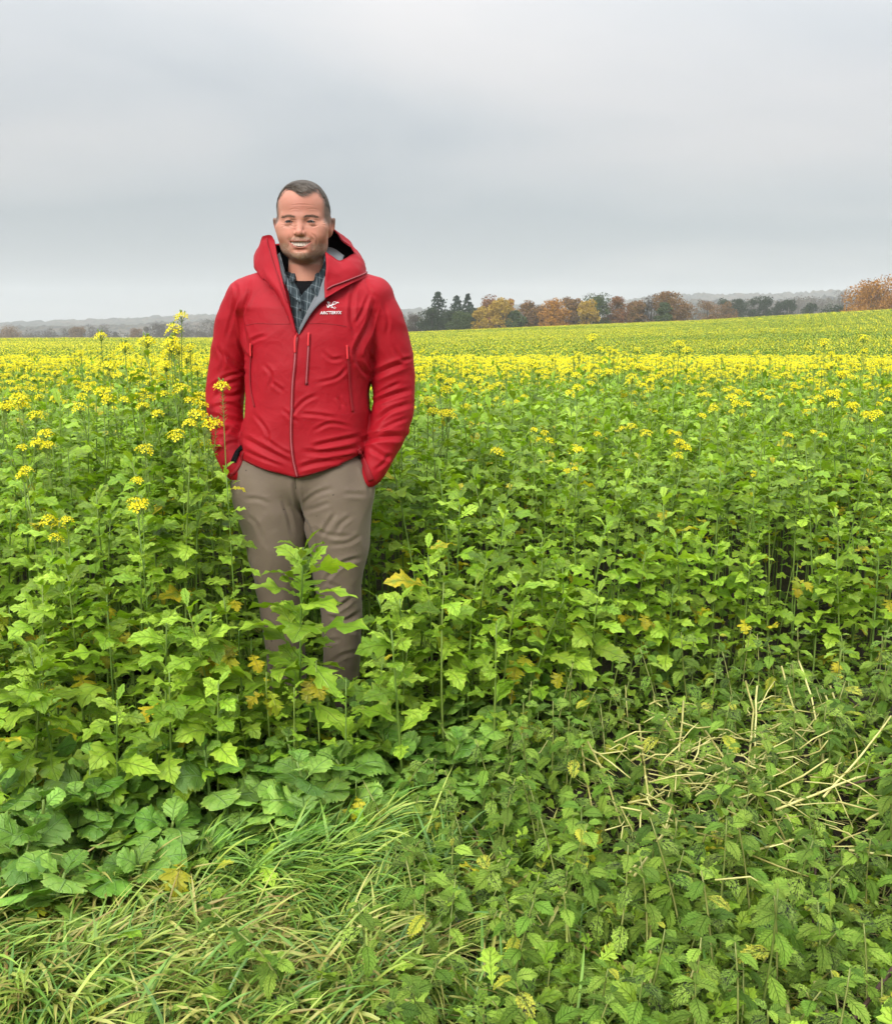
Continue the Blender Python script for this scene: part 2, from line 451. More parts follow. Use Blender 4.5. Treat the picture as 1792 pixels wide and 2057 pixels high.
MUST = [  # lyrate leaves: small side lobes and a toothed three-lobed end
 [(0, .012), (.10, .014), (.14, .10), (.18, .12), (.21, .025), (.25, .03), (.30, .20), (.34, .16), (.38, .21), (.41, .06), (.45, .055), (.50, .30), (.54, .25), (.57, .35), (.61, .27), (.64, .13), (.69, .24), (.73, .17), (.78, .20), (.83, .10), (.88, .13), (.94, .05), (1, .0)],
 [(0, .012), (.17, .014), (.21, .14), (.26, .16), (.29, .03), (.35, .035), (.41, .30), (.45, .24), (.49, .36), (.53, .28), (.56, .33), (.59, .15), (.62, .13), (.66, .25), (.71, .18), (.75, .22), (.80, .10), (.86, .13), (.93, .05), (1, .0)],
 [(0, .015), (.08, .015), (.12, .09), (.17, .10), (.19, .02), (.25, .19), (.30, .23), (.33, .05), (.37, .05), (.42, .27), (.47, .22), (.50, .31), (.53, .11), (.56, .10), (.61, .28), (.66, .19), (.70, .27), (.74, .13), (.79, .18), (.84, .09), (.90, .11), (1, .0)],
 [(0, .02), (.08, .03), (.14, .13), (.18, .07), (.23, .19), (.28, .11), (.33, .25), (.38, .15), (.43, .28), (.48, .16), (.54, .27), (.59, .15), (.65, .23), (.71, .11), (.78, .15), (.86, .07), (1, .0)],
]
YOUNG = [(0, .02), (.15, .05), (.22, .12), (.28, .10), (.34, .17), (.42, .14), (.50, .20), (.57, .15), (.64, .17), (.73, .10), (.82, .10), (1, .0)]
def crenate(side, cx, rx, wid, n=9, amp=.022):
    """round blade with scalloped margin on a stalk"""
    p = [(0, .018), (max(.02, cx - rx - .14), .018)] + side
    for i in range(2 * n):
        t = -1 + (i + .6) / n; q = (1 - abs(t) ** 2.3) ** .55
        p.append((cx + rx * t, wid * q + (amp if i % 2 else -amp) * (.3 + .7 * q)))
    return [(a_, max(b_, .012)) for a_, b_ in p if a_ < .985] + [(1, 0)]
RAD = [crenate([(.22, .02), (.26, .08), (.30, .05)], .66, .34, .40), crenate([(.14, .02), (.19, .06), (.24, .03)], .63, .37, .41, 10)]
def nettle_prof(n=11, wide=0.34, base=0.05):
    p = [(0, .012), (base, .012)]
    for i in range(n):
        a_ = base + (1 - base) * (i + 0.3) / n; b_ = base + (1 - base) * (i + 0.95) / n
        e_ = lambda q: wide * (math.sin(PI * min(1, (q - base) / (1 - base)) ** 0.62) ** 0.9)
        p.append((a_, max(0.015, e_(a_) - .030))); p.append((b_, e_(b_) + .018 if i < n - 1 else .01))
    p[-1] = (1, 0)
    return p
mustard_leaves = [leaf_mesh('mustard_leaf_blade', m_mustard, MUST[i % 4], nst=0, droop=d, lift=l, fold=fo, ripple=.05, sweep=.13, soft=True, seed=i * 3 + 1, twist=tw)
                  for i, (d, l, fo, tw) in enumerate([(.8, .35, .22, 0), (1.2, .45, .15, .2), (.5, .2, .25, -.15), (1.0, .5, .25, .1), (1.5, .5, .1, -.1), (.7, .15, .2, .25)])]
young_leaves = [leaf_mesh('young_leaf_blade', m_mustard, YOUNG, nst=0, droop=d, lift=.3, fold=.45, ripple=.02, sweep=.3, seed=40 + i) for i, d in enumerate([.5, 1.0])]
yellow_leaves = [leaf_mesh('yellowing_leaf_blade', m_mustard_old, MUST[i], nst=0, droop=1.6, lift=.2, fold=.35, ripple=.06, sweep=.3, seed=60 + i, twist=.3) for i in (0, 1)]
radish_leaves = [leaf_mesh('radish_leaf_blade', m_radish, RAD[i % 2], nst=0, droop=d, lift=l, fold=fo, ripple=.03, sweep=.1, seed=80 + i, across=6)
                 for i, (d, l, fo) in enumerate([(.7, .3, .12), (1.1, .5, .05), (.4, .1, .2), (1.5, .6, .1)])]
nettle_leaves = [leaf_mesh('nettle_leaf_blade', m_nettle, nettle_prof(w_n, wd), nst=0, droop=d, lift=l, fold=.28, ripple=.02, sweep=.45, seed=100 + i)
                 for i, (w_n, wd, d, l) in enumerate([(10, .25, .9, .1), (11, .22, 1.2, .15), (10, .28, .7, .05), (9, .23, 1.5, .1)])]
# light leaves for distant plants
LOWP = [(0, .015), (.2, .02), (.35, .24), (.45, .10), (.62, .32), (.8, .2), (1, 0)]
low_leaves = [leaf_mesh('distant_leaf_blade', m_mustard, LOWP, nst=0, droop=d, lift=.35, fold=.25, ripple=.03, sweep=.25, seed=120 + i, across=2) for i, d in enumerate([.7, 1.2])]

def flower_arrays(mb, centre, r_, nfl=18, rad=.024, size=.0095, low=False):
    """round cluster of four-petalled flowers, buds in the middle"""
    for k in range(nfl):
        ga = k * 2.39996; q = (k + .5) / nfl
        el = 1.35 - 1.75 * q                                   # from the top round to below the equator
        d = np.array([math.cos(ga) * math.cos(el), math.sin(ga) * math.cos(el), math.sin(el) * 0.75])
        c = centre + d * rad * r_.uniform(.75, 1.2)
        n = d * 0.7 + np.array([0, 0, .55]); n /= np.linalg.norm(n)
        a_ = np.cross(n, [0.3, .2, .9]); a_ /= np.linalg.norm(a_); b_ = np.cross(n, a_)
        th0 = r_.uniform(0, 6.28); s = size * r_.uniform(.75, 1.15)
        if not low: v, f, uv = tube_arrays([centre - [0, 0, rad * .8], c], [.0007, .0006], 3, False); mb.add(v, f, uv, 1)
        for j in range(4):
            t = th0 + j * PI / 2; p = math.cos(t) * a_ + math.sin(t) * b_; q_ = np.cross(n, p)
            if low:
                mb.add([c, c + s * (p * .7 - q_ * .5), c + s * (p * 1.1 + n * .2), c + s * (p * .7 + q_ * .5)], [[0, 1, 2, 3]])
            else:
                mb.add([c, c + s * (p * .35 - q_ * .12), c + s * (p * .95 - q_ * .42 + n * .25), c + s * (p * 1.15 + n * .12), c + s * (p * .95 + q_ * .42 + n * .25), c + s * (p * .35 + q_ * .12)],
                       [[0, 1, 2, 3], [0, 3, 4, 5]])
    nb = 3 if low else 7
    for k in range(nb):                                        # buds
        c = centre + np.array([r_.normal(0, .005), r_.normal(0, .005), rad * .8 + r_.uniform(0, .008)])
        s = .0028
        mb.add([c + [s, 0, 0], c + [0, s, 0], c + [-s, 0, 0], c + [0, -s, 0], c + [0, 0, s * 1.8], c - [0, 0, s * 1.8]],
               [[0, 1, 4], [1, 2, 4], [2, 3, 4], [3, 0, 4], [1, 0, 5], [2, 1, 5], [3, 2, 5], [0, 3, 5]], None, 1)
def finish(mb, name, mats):
    v, f, uv, mi = mb.arrays()
    return reg(build_mesh(name, v, f, mats, uv, mi), v, f, uv, mi)
flower_meshes = []
for k in range(5):
    mb = MB(); flower_arrays(mb, np.zeros(3), np.random.default_rng(200 + k), [14, 11, 17, 9, 13][k], [.022, .019, .027, .015, .021][k], .0098)
    flower_meshes.append(finish(mb, 'flower_cluster', [m_petal, m_stem]))
flower_low = []
for k in range(3):
    mb = MB(); flower_arrays(mb, np.zeros(3), np.random.default_rng(220 + k), 9, .022, .0115, True)
    flower_low.append(finish(mb, 'distant_flower_cluster', [m_petal, m_stem]))

def mat_lr(loc, az, el, s, roll=0):
    """leaf placed at loc, pointing to azimuth az, raised by el"""
    return Matrix.Translation(loc) @ Matrix.Rotation(az, 4, 'Z') @ Matrix.Rotation(-el, 4, 'Y') @ Matrix.Rotation(roll, 4, 'X') @ Matrix.Scale(s, 4)
def stem_curve(H, lean, bend, n=8):
    t = np.linspace(0, 1, n)
    return np.stack([lean[0] * t + bend[0] * t * t, lean[1] * t + bend[1] * t * t, H * t], 1)
def on_curve(c, t):
    return Vector([np.interp(t, np.linspace(0, 1, len(c)), c[:, k]) for k in range(3)])

def make_mustard(H, nleaf, nflow, seed, low=False, leafsize=.125, bare=.25, tall_flower=.1, yellow=0.05, pods=True):
    """list of (part name, mesh, matrix) for one plant of height H to the leafy top"""
    r_ = np.random.default_rng(seed); parts = []
    c = stem_curve(H, r_.normal(0, .02, 2), r_.normal(0, .04, 2))
    sm = MB(); seg = 3 if low else 5
    v, f, uv = tube_arrays(c, np.linspace(.0048, .002, len(c)), seg); sm.add(v, f, uv)
    ls = low_leaves if low else mustard_leaves
    az = r_.uniform(0, 6.28)
    for k in range(nleaf):
        q = (k + .5) / nleaf                                    # 0 low, 1 top
        t = bare + (1 - bare) * q ** .85
        az += 2.39996 + r_.normal(0, .25)
        p = on_curve(c, t)
        size = leafsize * (np.interp(q, [0, .25, .6, .85, 1], [.8, 1.1, 1.0, .75, .5])) * r_.uniform(.8, 1.2)
        el = np.interp(q, [0, .5, .85, 1], [-.1, .15, .3, .7]) + r_.normal(0, .18)
        if q > .87 and not low: me = young_leaves[r_.integers(2)] if q > .95 else mustard_leaves[3]
        elif q < .35 and r_.random() < yellow * 2 and not low: me = yellow_leaves[r_.integers(2)]; size *= .7
        else: me = ls[r_.integers(len(ls))]
        parts.append(('leaf', me, mat_lr(p, az, el, size, r_.normal(0, .25))))
        if .3 < q < .95 and k % 2 == 0 and not low:                 # side shoot in the leaf axil
            parts.append(('leaf', mustard_leaves[r_.integers(4)], mat_lr(p + Vector((math.cos(az), math.sin(az), 1.2)) * .018, az + r_.normal(0, .8), el + .45, size * .5, r_.normal(0, .3))))
    for k in range(nflow):
        a_ = r_.uniform(0, 6.28); sp = 0 if k == 0 else r_.uniform(.04, .11)
        t0 = .98 if k == 0 else r_.uniform(.72, .92)
        p0 = np.array(on_curve(c, t0)); hgt = tall_flower * r_.uniform(.7, 1.3) + H * (1 - t0) * .9
        p2 = p0 + [math.cos(a_) * sp, math.sin(a_) * sp, hgt]; p1 = p0 + [math.cos(a_) * sp * .7, math.sin(a_) * sp * .7, hgt * .45]
        cc = np.array([p0, p1, (p1 + p2) / 2 + [0, 0, .004], p2])
        v, f, uv = tube_arrays(cc, [.002, .0017, .0014, .0012], seg, False); sm.add(v, f, uv)
        if pods and not low:
            for j in range(int(hgt / .009)):
                q = .25 + .7 * j / max(1, hgt / .009); b_ = j * 2.4
                pp = p1 + (p2 - p1) * q; L_ = .022 * (1.1 - .5 * q)
                d = np.array([math.cos(b_) * .75, math.sin(b_) * .75, .5]) * L_
                v, f, uv = tube_arrays([pp, pp + d * .5, pp + d], [.0004, .0011, .0002], 3, False); sm.add(v, f, uv)
        fm = flower_low if low else flower_meshes
        parts.append(('flower_head', fm[r_.integers(len(fm))], Matrix.Translation(p2) @ Matrix.Rotation(a_, 4, 'Z') @ Matrix.Scale(r_.uniform(.85, 1.25), 4)))
    parts.insert(0, ('stem', finish(sm, 'plant_stem', [m_stem]), Matrix.Identity(4)))
    return parts
def make_radish(nleaf, seed, L=.14, H=.2):
    r_ = np.random.default_rng(seed); parts = []
    c = stem_curve(H, r_.normal(0, .015, 2), r_.normal(0, .03, 2), 5)
    sm = MB(); v, f, uv = tube_arrays(c, np.linspace(.007, .003, 5), 6); sm.add(v, f, uv)
    az = r_.uniform(0, 6.28)
    for k in range(nleaf):
        q = k / (nleaf - 1); az += 2.39996 + r_.normal(0, .3)
        size = L * np.interp(q, [0, .4, .8, 1], [1.0, 1.15, .85, .5]) * r_.uniform(.75, 1.2)
        el = np.interp(q, [0, .7, 1], [-.05, .35, 1.0]) + r_.normal(0, .2)
        parts.append(('leaf', radish_leaves[r_.integers(4)], mat_lr(on_curve(c, .12 + .88 * q), az, el, size, r_.normal(0, .3))))
    parts.insert(0, ('stem', finish(sm, 'plant_stem', [m_stem]), Matrix.Identity(4)))
    return parts
def make_nettle(H, pairs, seed, L=.075):
    r_ = np.random.default_rng(seed); parts = []
    c = stem_curve(H, r_.normal(0, .03, 2), r_.normal(0, .05, 2))
    sm = MB(); v, f, uv = tube_arrays(c, np.linspace(.003, .0014, len(c)), 4); sm.add(v, f, uv)
    az = r_.uniform(0, 6.28)
    for k in range(pairs):
        q = k / (pairs - 1); t = 1 - (1 - q) ** 1.35 * min(.85, .05 * pairs / H * .9)
        az += PI / 2 + r_.normal(0, .12)
        size = L * np.interp(q, [0, .45, .8, 1], [.8, 1.2, 1.0, .5]) * r_.uniform(.85, 1.15)
        el = np.interp(q, [0, .6, 1], [-.5, -.2, .35]) + r_.normal(0, .12)
        for s_ in (0, PI):
            parts.append(('leaf', nettle_leaves[r_.integers(4)], mat_lr(on_curve(c, t), az + s_ + r_.normal(0, .1), el + r_.normal(0, .1), size * r_.uniform(.9, 1.1), r_.normal(0, .15))))
    parts.insert(0, ('stem', finish(sm, 'plant_stem', [m_stem_dark]), Matrix.Identity(4)))
    return parts

def plant(name, parts, loc, rz=0, s=1.0, tilt=(0, 0)):
    root = bpy.data.objects.new(name, None); root.empty_display_size = .03; C.objects.link(root)
    root.location = loc; root.rotation_euler = (tilt[0], tilt[1], rz); root.scale = (s, s, s)
    for nm, me, mt in parts:
        o = bpy.data.objects.new(nm, me); C.objects.link(o); o.parent = root; o.matrix_local = mt
    return root
def join_parts(name, parts):
    mats = []; V, F, UV, MI = [], [], [], []; n = 0
    for nm, me, mt in parts:
        v, f, uv, mi, ml = ARR[me.name]
        mm = np.array(mt); vv = v @ mm[:3, :3].T + mm[:3, 3]
        for m in ml:
            if m not in mats: mats.append(m)
        V.append(vv); UV.append(uv); MI += [mats.index(ml[i]) for i in mi]
        F += [[i + n for i in q] for q in f]; n += len(v)
    return build_mesh(name, np.vstack(V), F, mats, np.vstack(UV), MI)

def scatter(name, meshes, pts, rot, scl, idx, label):
    """one 'stuff' object: copies of a few meshes on many points, through geometry nodes"""
    col = bpy.data.collections.new(name + '_kinds')
    for k, me in enumerate(meshes):
        o = bpy.data.objects.new('%s_kind_%02d' % (name, k), me); col.objects.link(o)
    me = bpy.data.meshes.new(name); me.vertices.add(len(pts)); me.vertices.foreach_set('co', np.asarray(pts, np.float32).ravel())
    a = me.attributes.new('rot', 'FLOAT_VECTOR', 'POINT'); a.data.foreach_set('vector', np.asarray(rot, np.float32).ravel())
    a = me.attributes.new('scl', 'FLOAT', 'POINT'); a.data.foreach_set('value', np.asarray(scl, np.float32))
    a = me.attributes.new('idx', 'INT', 'POINT'); a.data.foreach_set('value', np.asarray(idx, np.int32))
    o = link_obj(name, me); tag(o, label, kind='stuff')
    ng = bpy.data.node_groups.new(name + '_nodes', 'GeometryNodeTree')
    ng.interface.new_socket(name='Geometry', in_out='INPUT', socket_type='NodeSocketGeometry')
    ng.interface.new_socket(name='Geometry', in_out='OUTPUT', socket_type='NodeSocketGeometry')
    n = ng.nodes.new; gi = n('NodeGroupInput'); go = n('NodeGroupOutput')
    ip = n('GeometryNodeInstanceOnPoints'); ci = n('GeometryNodeCollectionInfo')
    ci.inputs['Collection'].default_value = col; ci.inputs['Separate Children'].default_value = True; ci.inputs['Reset Children'].default_value = True
    def att(nm, ty):
        q = n('GeometryNodeInputNamedAttribute'); q.data_type = ty; q.inputs['Name'].default_value = nm; return q.outputs[0]
    L = ng.links.new
    L(gi.outputs[0], ip.inputs['Points']); L(ci.outputs[0], ip.inputs['Instance']); ip.inputs['Pick Instance'].default_value = True
    L(att('idx', 'INT'), ip.inputs['Instance Index']); L(att('scl', 'FLOAT'), ip.inputs['Scale'])
    e2r = n('FunctionNodeEulerToRotation'); L(att('rot', 'FLOAT_VECTOR'), e2r.inputs[0]); L(e2r.outputs[0], ip.inputs['Rotation'])
    L(ip.outputs[0], go.inputs[0])
    md = o.modifiers.new('scatter', 'NODES'); md.node_group = ng
    return o
# ------------------------------------------------------------------ the mustard crop
MX, MY = at(606, 1000, 3.2).x, 3.2              # where the man stands
def gpt(u, v):
    x, y, z = ray(u, v); t = -CAMH / z; return (x * t, y * t)
EDGE = [gpt(*p) for p in [(-300, 1800), (0, 1790), (300, 1760), (520, 1680), (750, 1650), (900, 1590), (1100, 1520), (1300, 1420), (1500, 1375), (1792, 1340), (2300, 1300)]]
EX, EY = [p[0] for p in EDGE], [p[1] for p in EDGE]
def y_edge(x): return np.interp(x, EX, EY)
def canopy(x, y):
    d = y - y_edge(x)
    side = np.interp(x, [-.4, .6], [.42, .60])
    h = np.interp(d, [0, .25, .7, 1.2, 2.0], [side, side + .12, .84, .96, 1.0])
    return h + .05 * math.sin(x * 3.1 + y) * math.sin(y * 2.2 + 1)
# the line above which plants in front of the man must not reach
MANLIM = [(380, 700), (420, 880), (455, 965), (490, 1040), (530, 1130), (570, 1230), (600, 1330), (690, 1340), (735, 1300), (770, 1180), (800, 1010), (850, 900), (870, 700)]
def max_height(x, y):
    if y > MY + .12: return 9
    u = project((x, y, .5))[0]
    lim = 9
    for du in (-45, 0, 45):
        if 380 < u + du < 870:
            v = lerp_pts(u + du, MANLIM); lim = min(lim, at(u, v + 25, y).z)
    return lim

protos = []       # (height, flowers, parts)
for k, (H, nl, nf, ls, bare) in enumerate([(.45, 14, 0, .11, .1), (.5, 15, 0, .12, .12), (.62, 17, 0, .125, .2), (.68, 17, 0, .13, .25), (.75, 18, 1, .12, .28), (.82, 20, 0, .13, .3),
                                           (.9, 20, 0, .125, .32), (.92, 20, 2, .12, .32), (1.0, 22, 0, .125, .35), (1.0, 22, 0, .12, .38), (1.02, 21, 1, .12, .35), (1.05, 23, 0, .13, .4), (1.1, 22, 2, .115, .4), (1.08, 22, 0, .12, .42)]):
    protos.append((H, nf, make_mustard(H, nl, nf, 300 + k, leafsize=ls * .93, bare=bare + (.06 if H > .6 else 0))))
def pick_proto(h, flowers):
    best = sorted(range(len(protos)), key=lambda i: abs(protos[i][0] - h) + (0 if (protos[i][1] > 0) == flowers else .6) + rng.uniform(0, .12))
    return protos[best[0]]
used = []
def side_words(x, y):
    u = project((x, y, .6))[0]
    if u < 150: return 'at the left edge'
    if u < 430: return 'left of the man'
    if u < 560: return 'by the black cuff strap'
    if u < 760: return 'by the trouser legs'
    if u < 950: return 'just right of the man'
    if u < 1400: return 'right of the man'
    return 'towards the right edge'
def depth_words(x, y):
    d = y - y_edge(x)
    return 'in the front row' if d < .3 else 'behind the front row' if d < .8 else 'deeper in the crop' if d < 1.6 else 'far back'
ordw = ['', 'second ', 'third ', 'fourth ', 'fifth ', 'sixth ', 'seventh ', 'eighth ', 'ninth ', 'tenth ']
count = {}
def mustard_label(x, y, h, nf, extra=None):
    hw = 'knee-high' if h < .55 else 'thigh-high' if h < .8 else 'waist-high' if h < 1.0 else 'chest-high'
    fw = 'without flowers' if nf == 0 else 'with one flower head' if nf == 1 else 'with several flower heads'
    return '%s mustard plant %s, %s' % (hw, fw, extra or (depth_words(x, y) + ' ' + side_words(x, y)))

# plants carrying the flower heads that stand out in the photograph: (u, v, depth)
HERO = [(36, 800, 3.4), (70, 885, 3.1), (92, 872, 3.35), (52, 938, 2.95), (99, 1038, 2.75), (134, 1042, 2.72), (275, 968, 2.85), (286, 1012, 2.7), (291, 910, 2.95), (288, 820, 3.3), (290, 788, 3.5),
        (331, 794, 3.4), (365, 790, 3.3), (381, 815, 3.15), (397, 842, 3.0), (381, 858, 2.95), (406, 803, 3.45), (352, 770, 3.7), (300, 764, 3.8), (206, 788, 3.6), (175, 786, 3.9), (12, 820, 3.6),
        (885, 763, 3.9), (905, 778, 3.7), (860, 822, 3.6), (892, 846, 3.5), (1073, 868, 3.7), (1157, 757, 4.4), (1160, 778, 4.2), (1155, 948, 3.5), (1163, 908, 3.6), (1270, 764, 4.6), (1298, 866, 3.9),
        (1348, 858, 4.0), (1530, 786, 4.5), (1580, 862, 4.2), (1635, 858, 4.2), (1645, 796, 4.5), (1715, 810, 4.4), (1740, 826, 4.2), (1665, 788, 4.6), (1525, 978, 3.8), (1470, 796, 4.5), (1410, 828, 4.3), (960, 762, 4.3),
        (1690, 752, 5.0), (1365, 880, 4.0), (1075, 742, 4.8), (1590, 1120, 3.7)]
VERYTALL = [(365, 644, 3.3, 3), (203, 676, 3.9, 1), (350, 668, 3.5, 2), (1190, 690, 5.2, 2), (1655, 688, 5.2, 2), (1735, 682, 5.0, 2), (1365, 698, 4.8, 2), (447, 786, 2.75, 1)]
def top_of(parts):
    z = [m.translation for n_, me, m in parts if n_ == 'flower_head']
    return max(z, key=lambda q: q.z)
flp = [make_mustard(1.0, 20, n_, 400 + k, bare=.38, leafsize=.115, tall_flower=tf) for k, (n_, tf) in enumerate([(1, .07), (2, .09), (3, .1), (2, .12), (1, .12), (4, .09)])]
tallp = [make_mustard(1.2, 22, n_, 420 + k, bare=.42, leafsize=.10, tall_flower=.22) for k, n_ in enumerate([1, 2, 3])]
n_ind = 0
for (u, v, Y) in HERO:
    P_ = at(u, v, Y); pr = flp[rng.integers(len(flp))]; tp = top_of(pr); s = P_.z / tp.z
    if s < .55: continue
    rz = rng.uniform(0, 6.28); off = Matrix.Rotation(rz, 3, 'Z') @ Vector((tp.x, tp.y, 0)) * s
    x, y = P_.x - off.x, P_.y - off.y
    z0_ = float(ground_z(x, y))
    r = plant('mustard_plant', pr, (x, y, z0_), rz, s); used.append((x, y)); n_ind += 1
    nf = sum(1 for q in pr if q[0] == 'flower_head')
    tag(r, mustard_label(x, y, tp.z * s, nf), 'mustard plant', 'mustard plants growing in the crop')
for (u, v, Y, nf) in VERYTALL:
    P_ = at(u, v, Y); pr = tallp[nf - 1]; tp = top_of(pr); s = P_.z / tp.z
    rz = rng.uniform(0, 6.28); off = Matrix.Rotation(rz, 3, 'Z') @ Vector((tp.x, tp.y, 0)) * s
    x, y = P_.x - off.x, P_.y - off.y
    r = plant('mustard_plant', pr, (x, y, float(ground_z(x, y))), rz, s); used.append((x, y)); n_ind += 1
    ex = 'its flower standing in front of the left sleeve' if u == 447 else None
    tag(r, mustard_label(x, y, tp.z * s, nf, ex), 'mustard plant', 'mustard plants growing in the crop')

tlp = [make_mustard(1.25, 24, 1, 480 + k, leafsize=.10, bare=.45, tall_flower=.06) for k in range(3)]
for k, (u, v, Y) in enumerate([(292, 700, 3.5), (318, 712, 3.6), (338, 690, 3.45), (372, 705, 3.5), (398, 722, 3.6), (325, 740, 3.4), (410, 745, 3.7), (268, 735, 3.6), (385, 690, 3.8), (205, 735, 4.0), (1372, 712, 4.9), (1690, 735, 4.9), (1750, 728, 4.8), (830, 742, 4.2), (1050, 730, 4.8)]):
    P_ = at(u, v, Y); pr = tlp[k % 3]; s = P_.z / top_of(pr).z
    r = plant('mustard_plant', pr, (P_.x, Y, float(ground_z(P_.x, Y))), rng.uniform(0, 6.28), s, tuple(rng.normal(0, .02, 2))); used.append((P_.x, Y)); n_ind += 1
    tag(r, mustard_label(P_.x, Y, P_.z, 1), 'mustard plant', 'mustard plants growing in the crop')

# the bright leafy plant in front of the trousers
hero = make_mustard(.66, 36, 0, 777, leafsize=.165, bare=.10)
P_ = at(640, 1062, 2.72); q = plant('mustard_plant', hero, (at(606, 1500, 2.72).x, 2.72, 0), 1.2, P_.z / .69)
tag(q, 'bright green leafy mustard plant standing alone in front of the trousers of the man', 'mustard plant', 'mustard plants growing in the crop'); used.append((P_.x, 2.72))

# big-leaved bright plants of the front rows
bigp = [make_mustard(H_, n_, 0, 450 + k, leafsize=ls_, bare=b_, yellow=.08) for k, (H_, n_, ls_, b_) in enumerate([(.6, 22, .135, .3), (.7, 24, .125, .35), (.5, 20, .13, .2), (.75, 22, .13, .48)])]
for (u, v, Y) in [(870, 1120, 3.0), (940, 1130, 3.05), (1000, 1160, 3.0), (1095, 1125, 3.2), (1150, 1150, 3.1), (1185, 1185, 3.15), (1270, 1110, 3.35), (1325, 1085, 3.4), (1390, 1080, 3.45), (1440, 1095, 3.45), (1500, 1130, 3.5), (1560, 1175, 3.5), (1650, 1140, 3.6), (1710, 1120, 3.6),
                  (1770, 1100, 3.6), (1230, 1160, 3.3), (1350, 1190, 3.35), (820, 1200, 2.95), (150, 1125, 2.65), (50, 1170, 2.6), (210, 1190, 2.55), (310, 1250, 2.55), (385, 1240, 2.6), (110, 1290, 2.4), (330, 1360, 2.4), (425, 1370, 2.45), (220, 1400, 2.35), (30, 1330, 2.35), (480, 1200, 2.8), (500, 1400, 2.55), (752, 1330, 2.75), (560, 1345, 2.65)]:
    P_ = at(u, v, Y); pr = bigp[min(range(4), key=lambda i: abs([.6, .7, .5, .75][i] - P_.z) + rng.uniform(0, .1))]
    H_ = max(m.translation.z for n_, me, m in pr); s = float(np.clip(P_.z / H_, .6, 1.3))
    r = plant('mustard_plant', pr, (P_.x, Y, float(ground_z(P_.x, Y))), rng.uniform(0, 6.28), s, tuple(rng.normal(0, .05, 2))); used.append((P_.x, Y)); n_ind += 1
    tag(r, mustard_label(P_.x, Y, P_.z, 0), 'mustard plant', 'mustard plants growing in the crop')
# long-stemmed plants whose bare stalks show behind the front leaves at the right
stemp = [make_mustard(.86, 13, 0, 470 + k, leafsize=.105, bare=.62) for k in range(3)]
for k in range(34):
    u = rng.uniform(1120, 1800); Y = rng.uniform(3.5, 3.95); x = at(u, 1300, Y).x
    if Y < y_edge(x) + .1: continue
    s = rng.uniform(.85, 1.1); r = plant('mustard_plant', stemp[k % 3], (x, Y, 0), rng.uniform(0, 6.28), s, tuple(rng.normal(0, .04, 2))); used.append((x, Y)); n_ind += 1
    tag(r, mustard_label(x, Y, .86 * s, 0), 'mustard plant', 'mustard plants growing in the crop')
# the remaining near plants, nearest first
cand = []
g = .155
for iy in range(int(9.5 / g)):
    for ix in range(-46, 47):
        x = (ix + .5 * (iy % 2)) * g + rng.uniform(-.06, .06); y = 1.9 + iy * g + rng.uniform(-.06, .06)
        if y < y_edge(x) + .02 or abs(x) > y * .62 + .9: continue
        if (x - MX) ** 2 / .33 ** 2 + (y - MY) ** 2 / .26 ** 2 < 1: continue
        if any((x - a) ** 2 + (y - b) ** 2 < .006 for a, b in used): continue
        cand.append((x, y))
cand.sort(key=lambda p: p[1])
N_IND = 300
crop_pts = []
low_gap = []
for (x, y) in cand:
    h = canopy(x, y) * rng.uniform(.86, 1.12); lim = max_height(x, y)
    if h > lim:
        h = lim * rng.uniform(.85, 1)
    if h < .30:
        low_gap.append((x, y)); continue
    fl = rng.random() < np.interp(y, [2, 4.6, 5.4, 6.8], [.02, .04, .2, .9])
    if n_ind < N_IND and not (y > 4.0) and abs(x) < y * .5 + .3:
        H, nf, parts = pick_proto(h, fl)
        s = h / H
        if nf > 0 and H * s * 1.15 > lim: H, nf, parts = [p for p in protos if p[1] == 0][rng.integers(3)]; s = h / H
        r = plant('mustard_plant', parts, (x, y, float(ground_z(x, y))), rng.uniform(0, 6.28), s, tuple(rng.normal(0, .06, 2)))
        n_ind += 1
        tag(r, mustard_label(x, y, h, nf), 'mustard plant', 'mustard plants growing in the crop')
    else:
        crop_pts.append((x, y, h, fl))
# round-leaved radish plants along the front edge
radp = [(H_, make_radish(n_, 500 + k, L, H_)) for k, (n_, L, H_) in enumerate([(12, .11, .08), (12, .12, .12), (15, .115, .18), (15, .105, .24), (18, .11, .32), (20, .105, .42)])]
RADISH = [(60, 1560, 2.15), (20, 1650, 2.05), (90, 1720, 1.98), (150, 1610, 2.2), (215, 1660, 2.2), (275, 1700, 2.12), (10, 1760, 1.98), (130, 1790, 2.0), (330, 1600, 2.3), (60, 1400, 2.5), (450, 1400, 2.6), (560, 1560, 2.4), (610, 1590, 2.35),
          (545, 1520, 2.5), (660, 1640, 2.3), (660, 1500, 2.55), (720, 1420, 2.7), (700, 1330, 2.85), (830, 1480, 2.75), (890, 1500, 2.72), (930, 1560, 2.6), (990, 1570, 2.5), (830, 1400, 2.9), (770, 1560, 2.55), (1010, 1420, 2.9), (400, 1480, 2.45), (250, 1560, 2.35),
          (1100, 1500, 2.75), (1160, 1400, 3.1), (480, 1640, 2.3), (600, 1400, 2.7), (900, 1380, 3.0), (380, 1680, 2.2), (1060, 1350, 3.15), (760, 1380, 2.85), (720, 1500, 2.6), (640, 1570, 2.42), (580, 1480, 2.55), (850, 1560, 2.6), (960, 1480, 2.8), (500, 1560, 2.42), (180, 1540, 2.3), (30, 1530, 2.2)]
ordn = ['first', 'second', 'third', 'fourth', 'fifth', 'sixth', 'seventh', 'eighth', 'ninth', 'tenth', 'eleventh', 'twelfth']
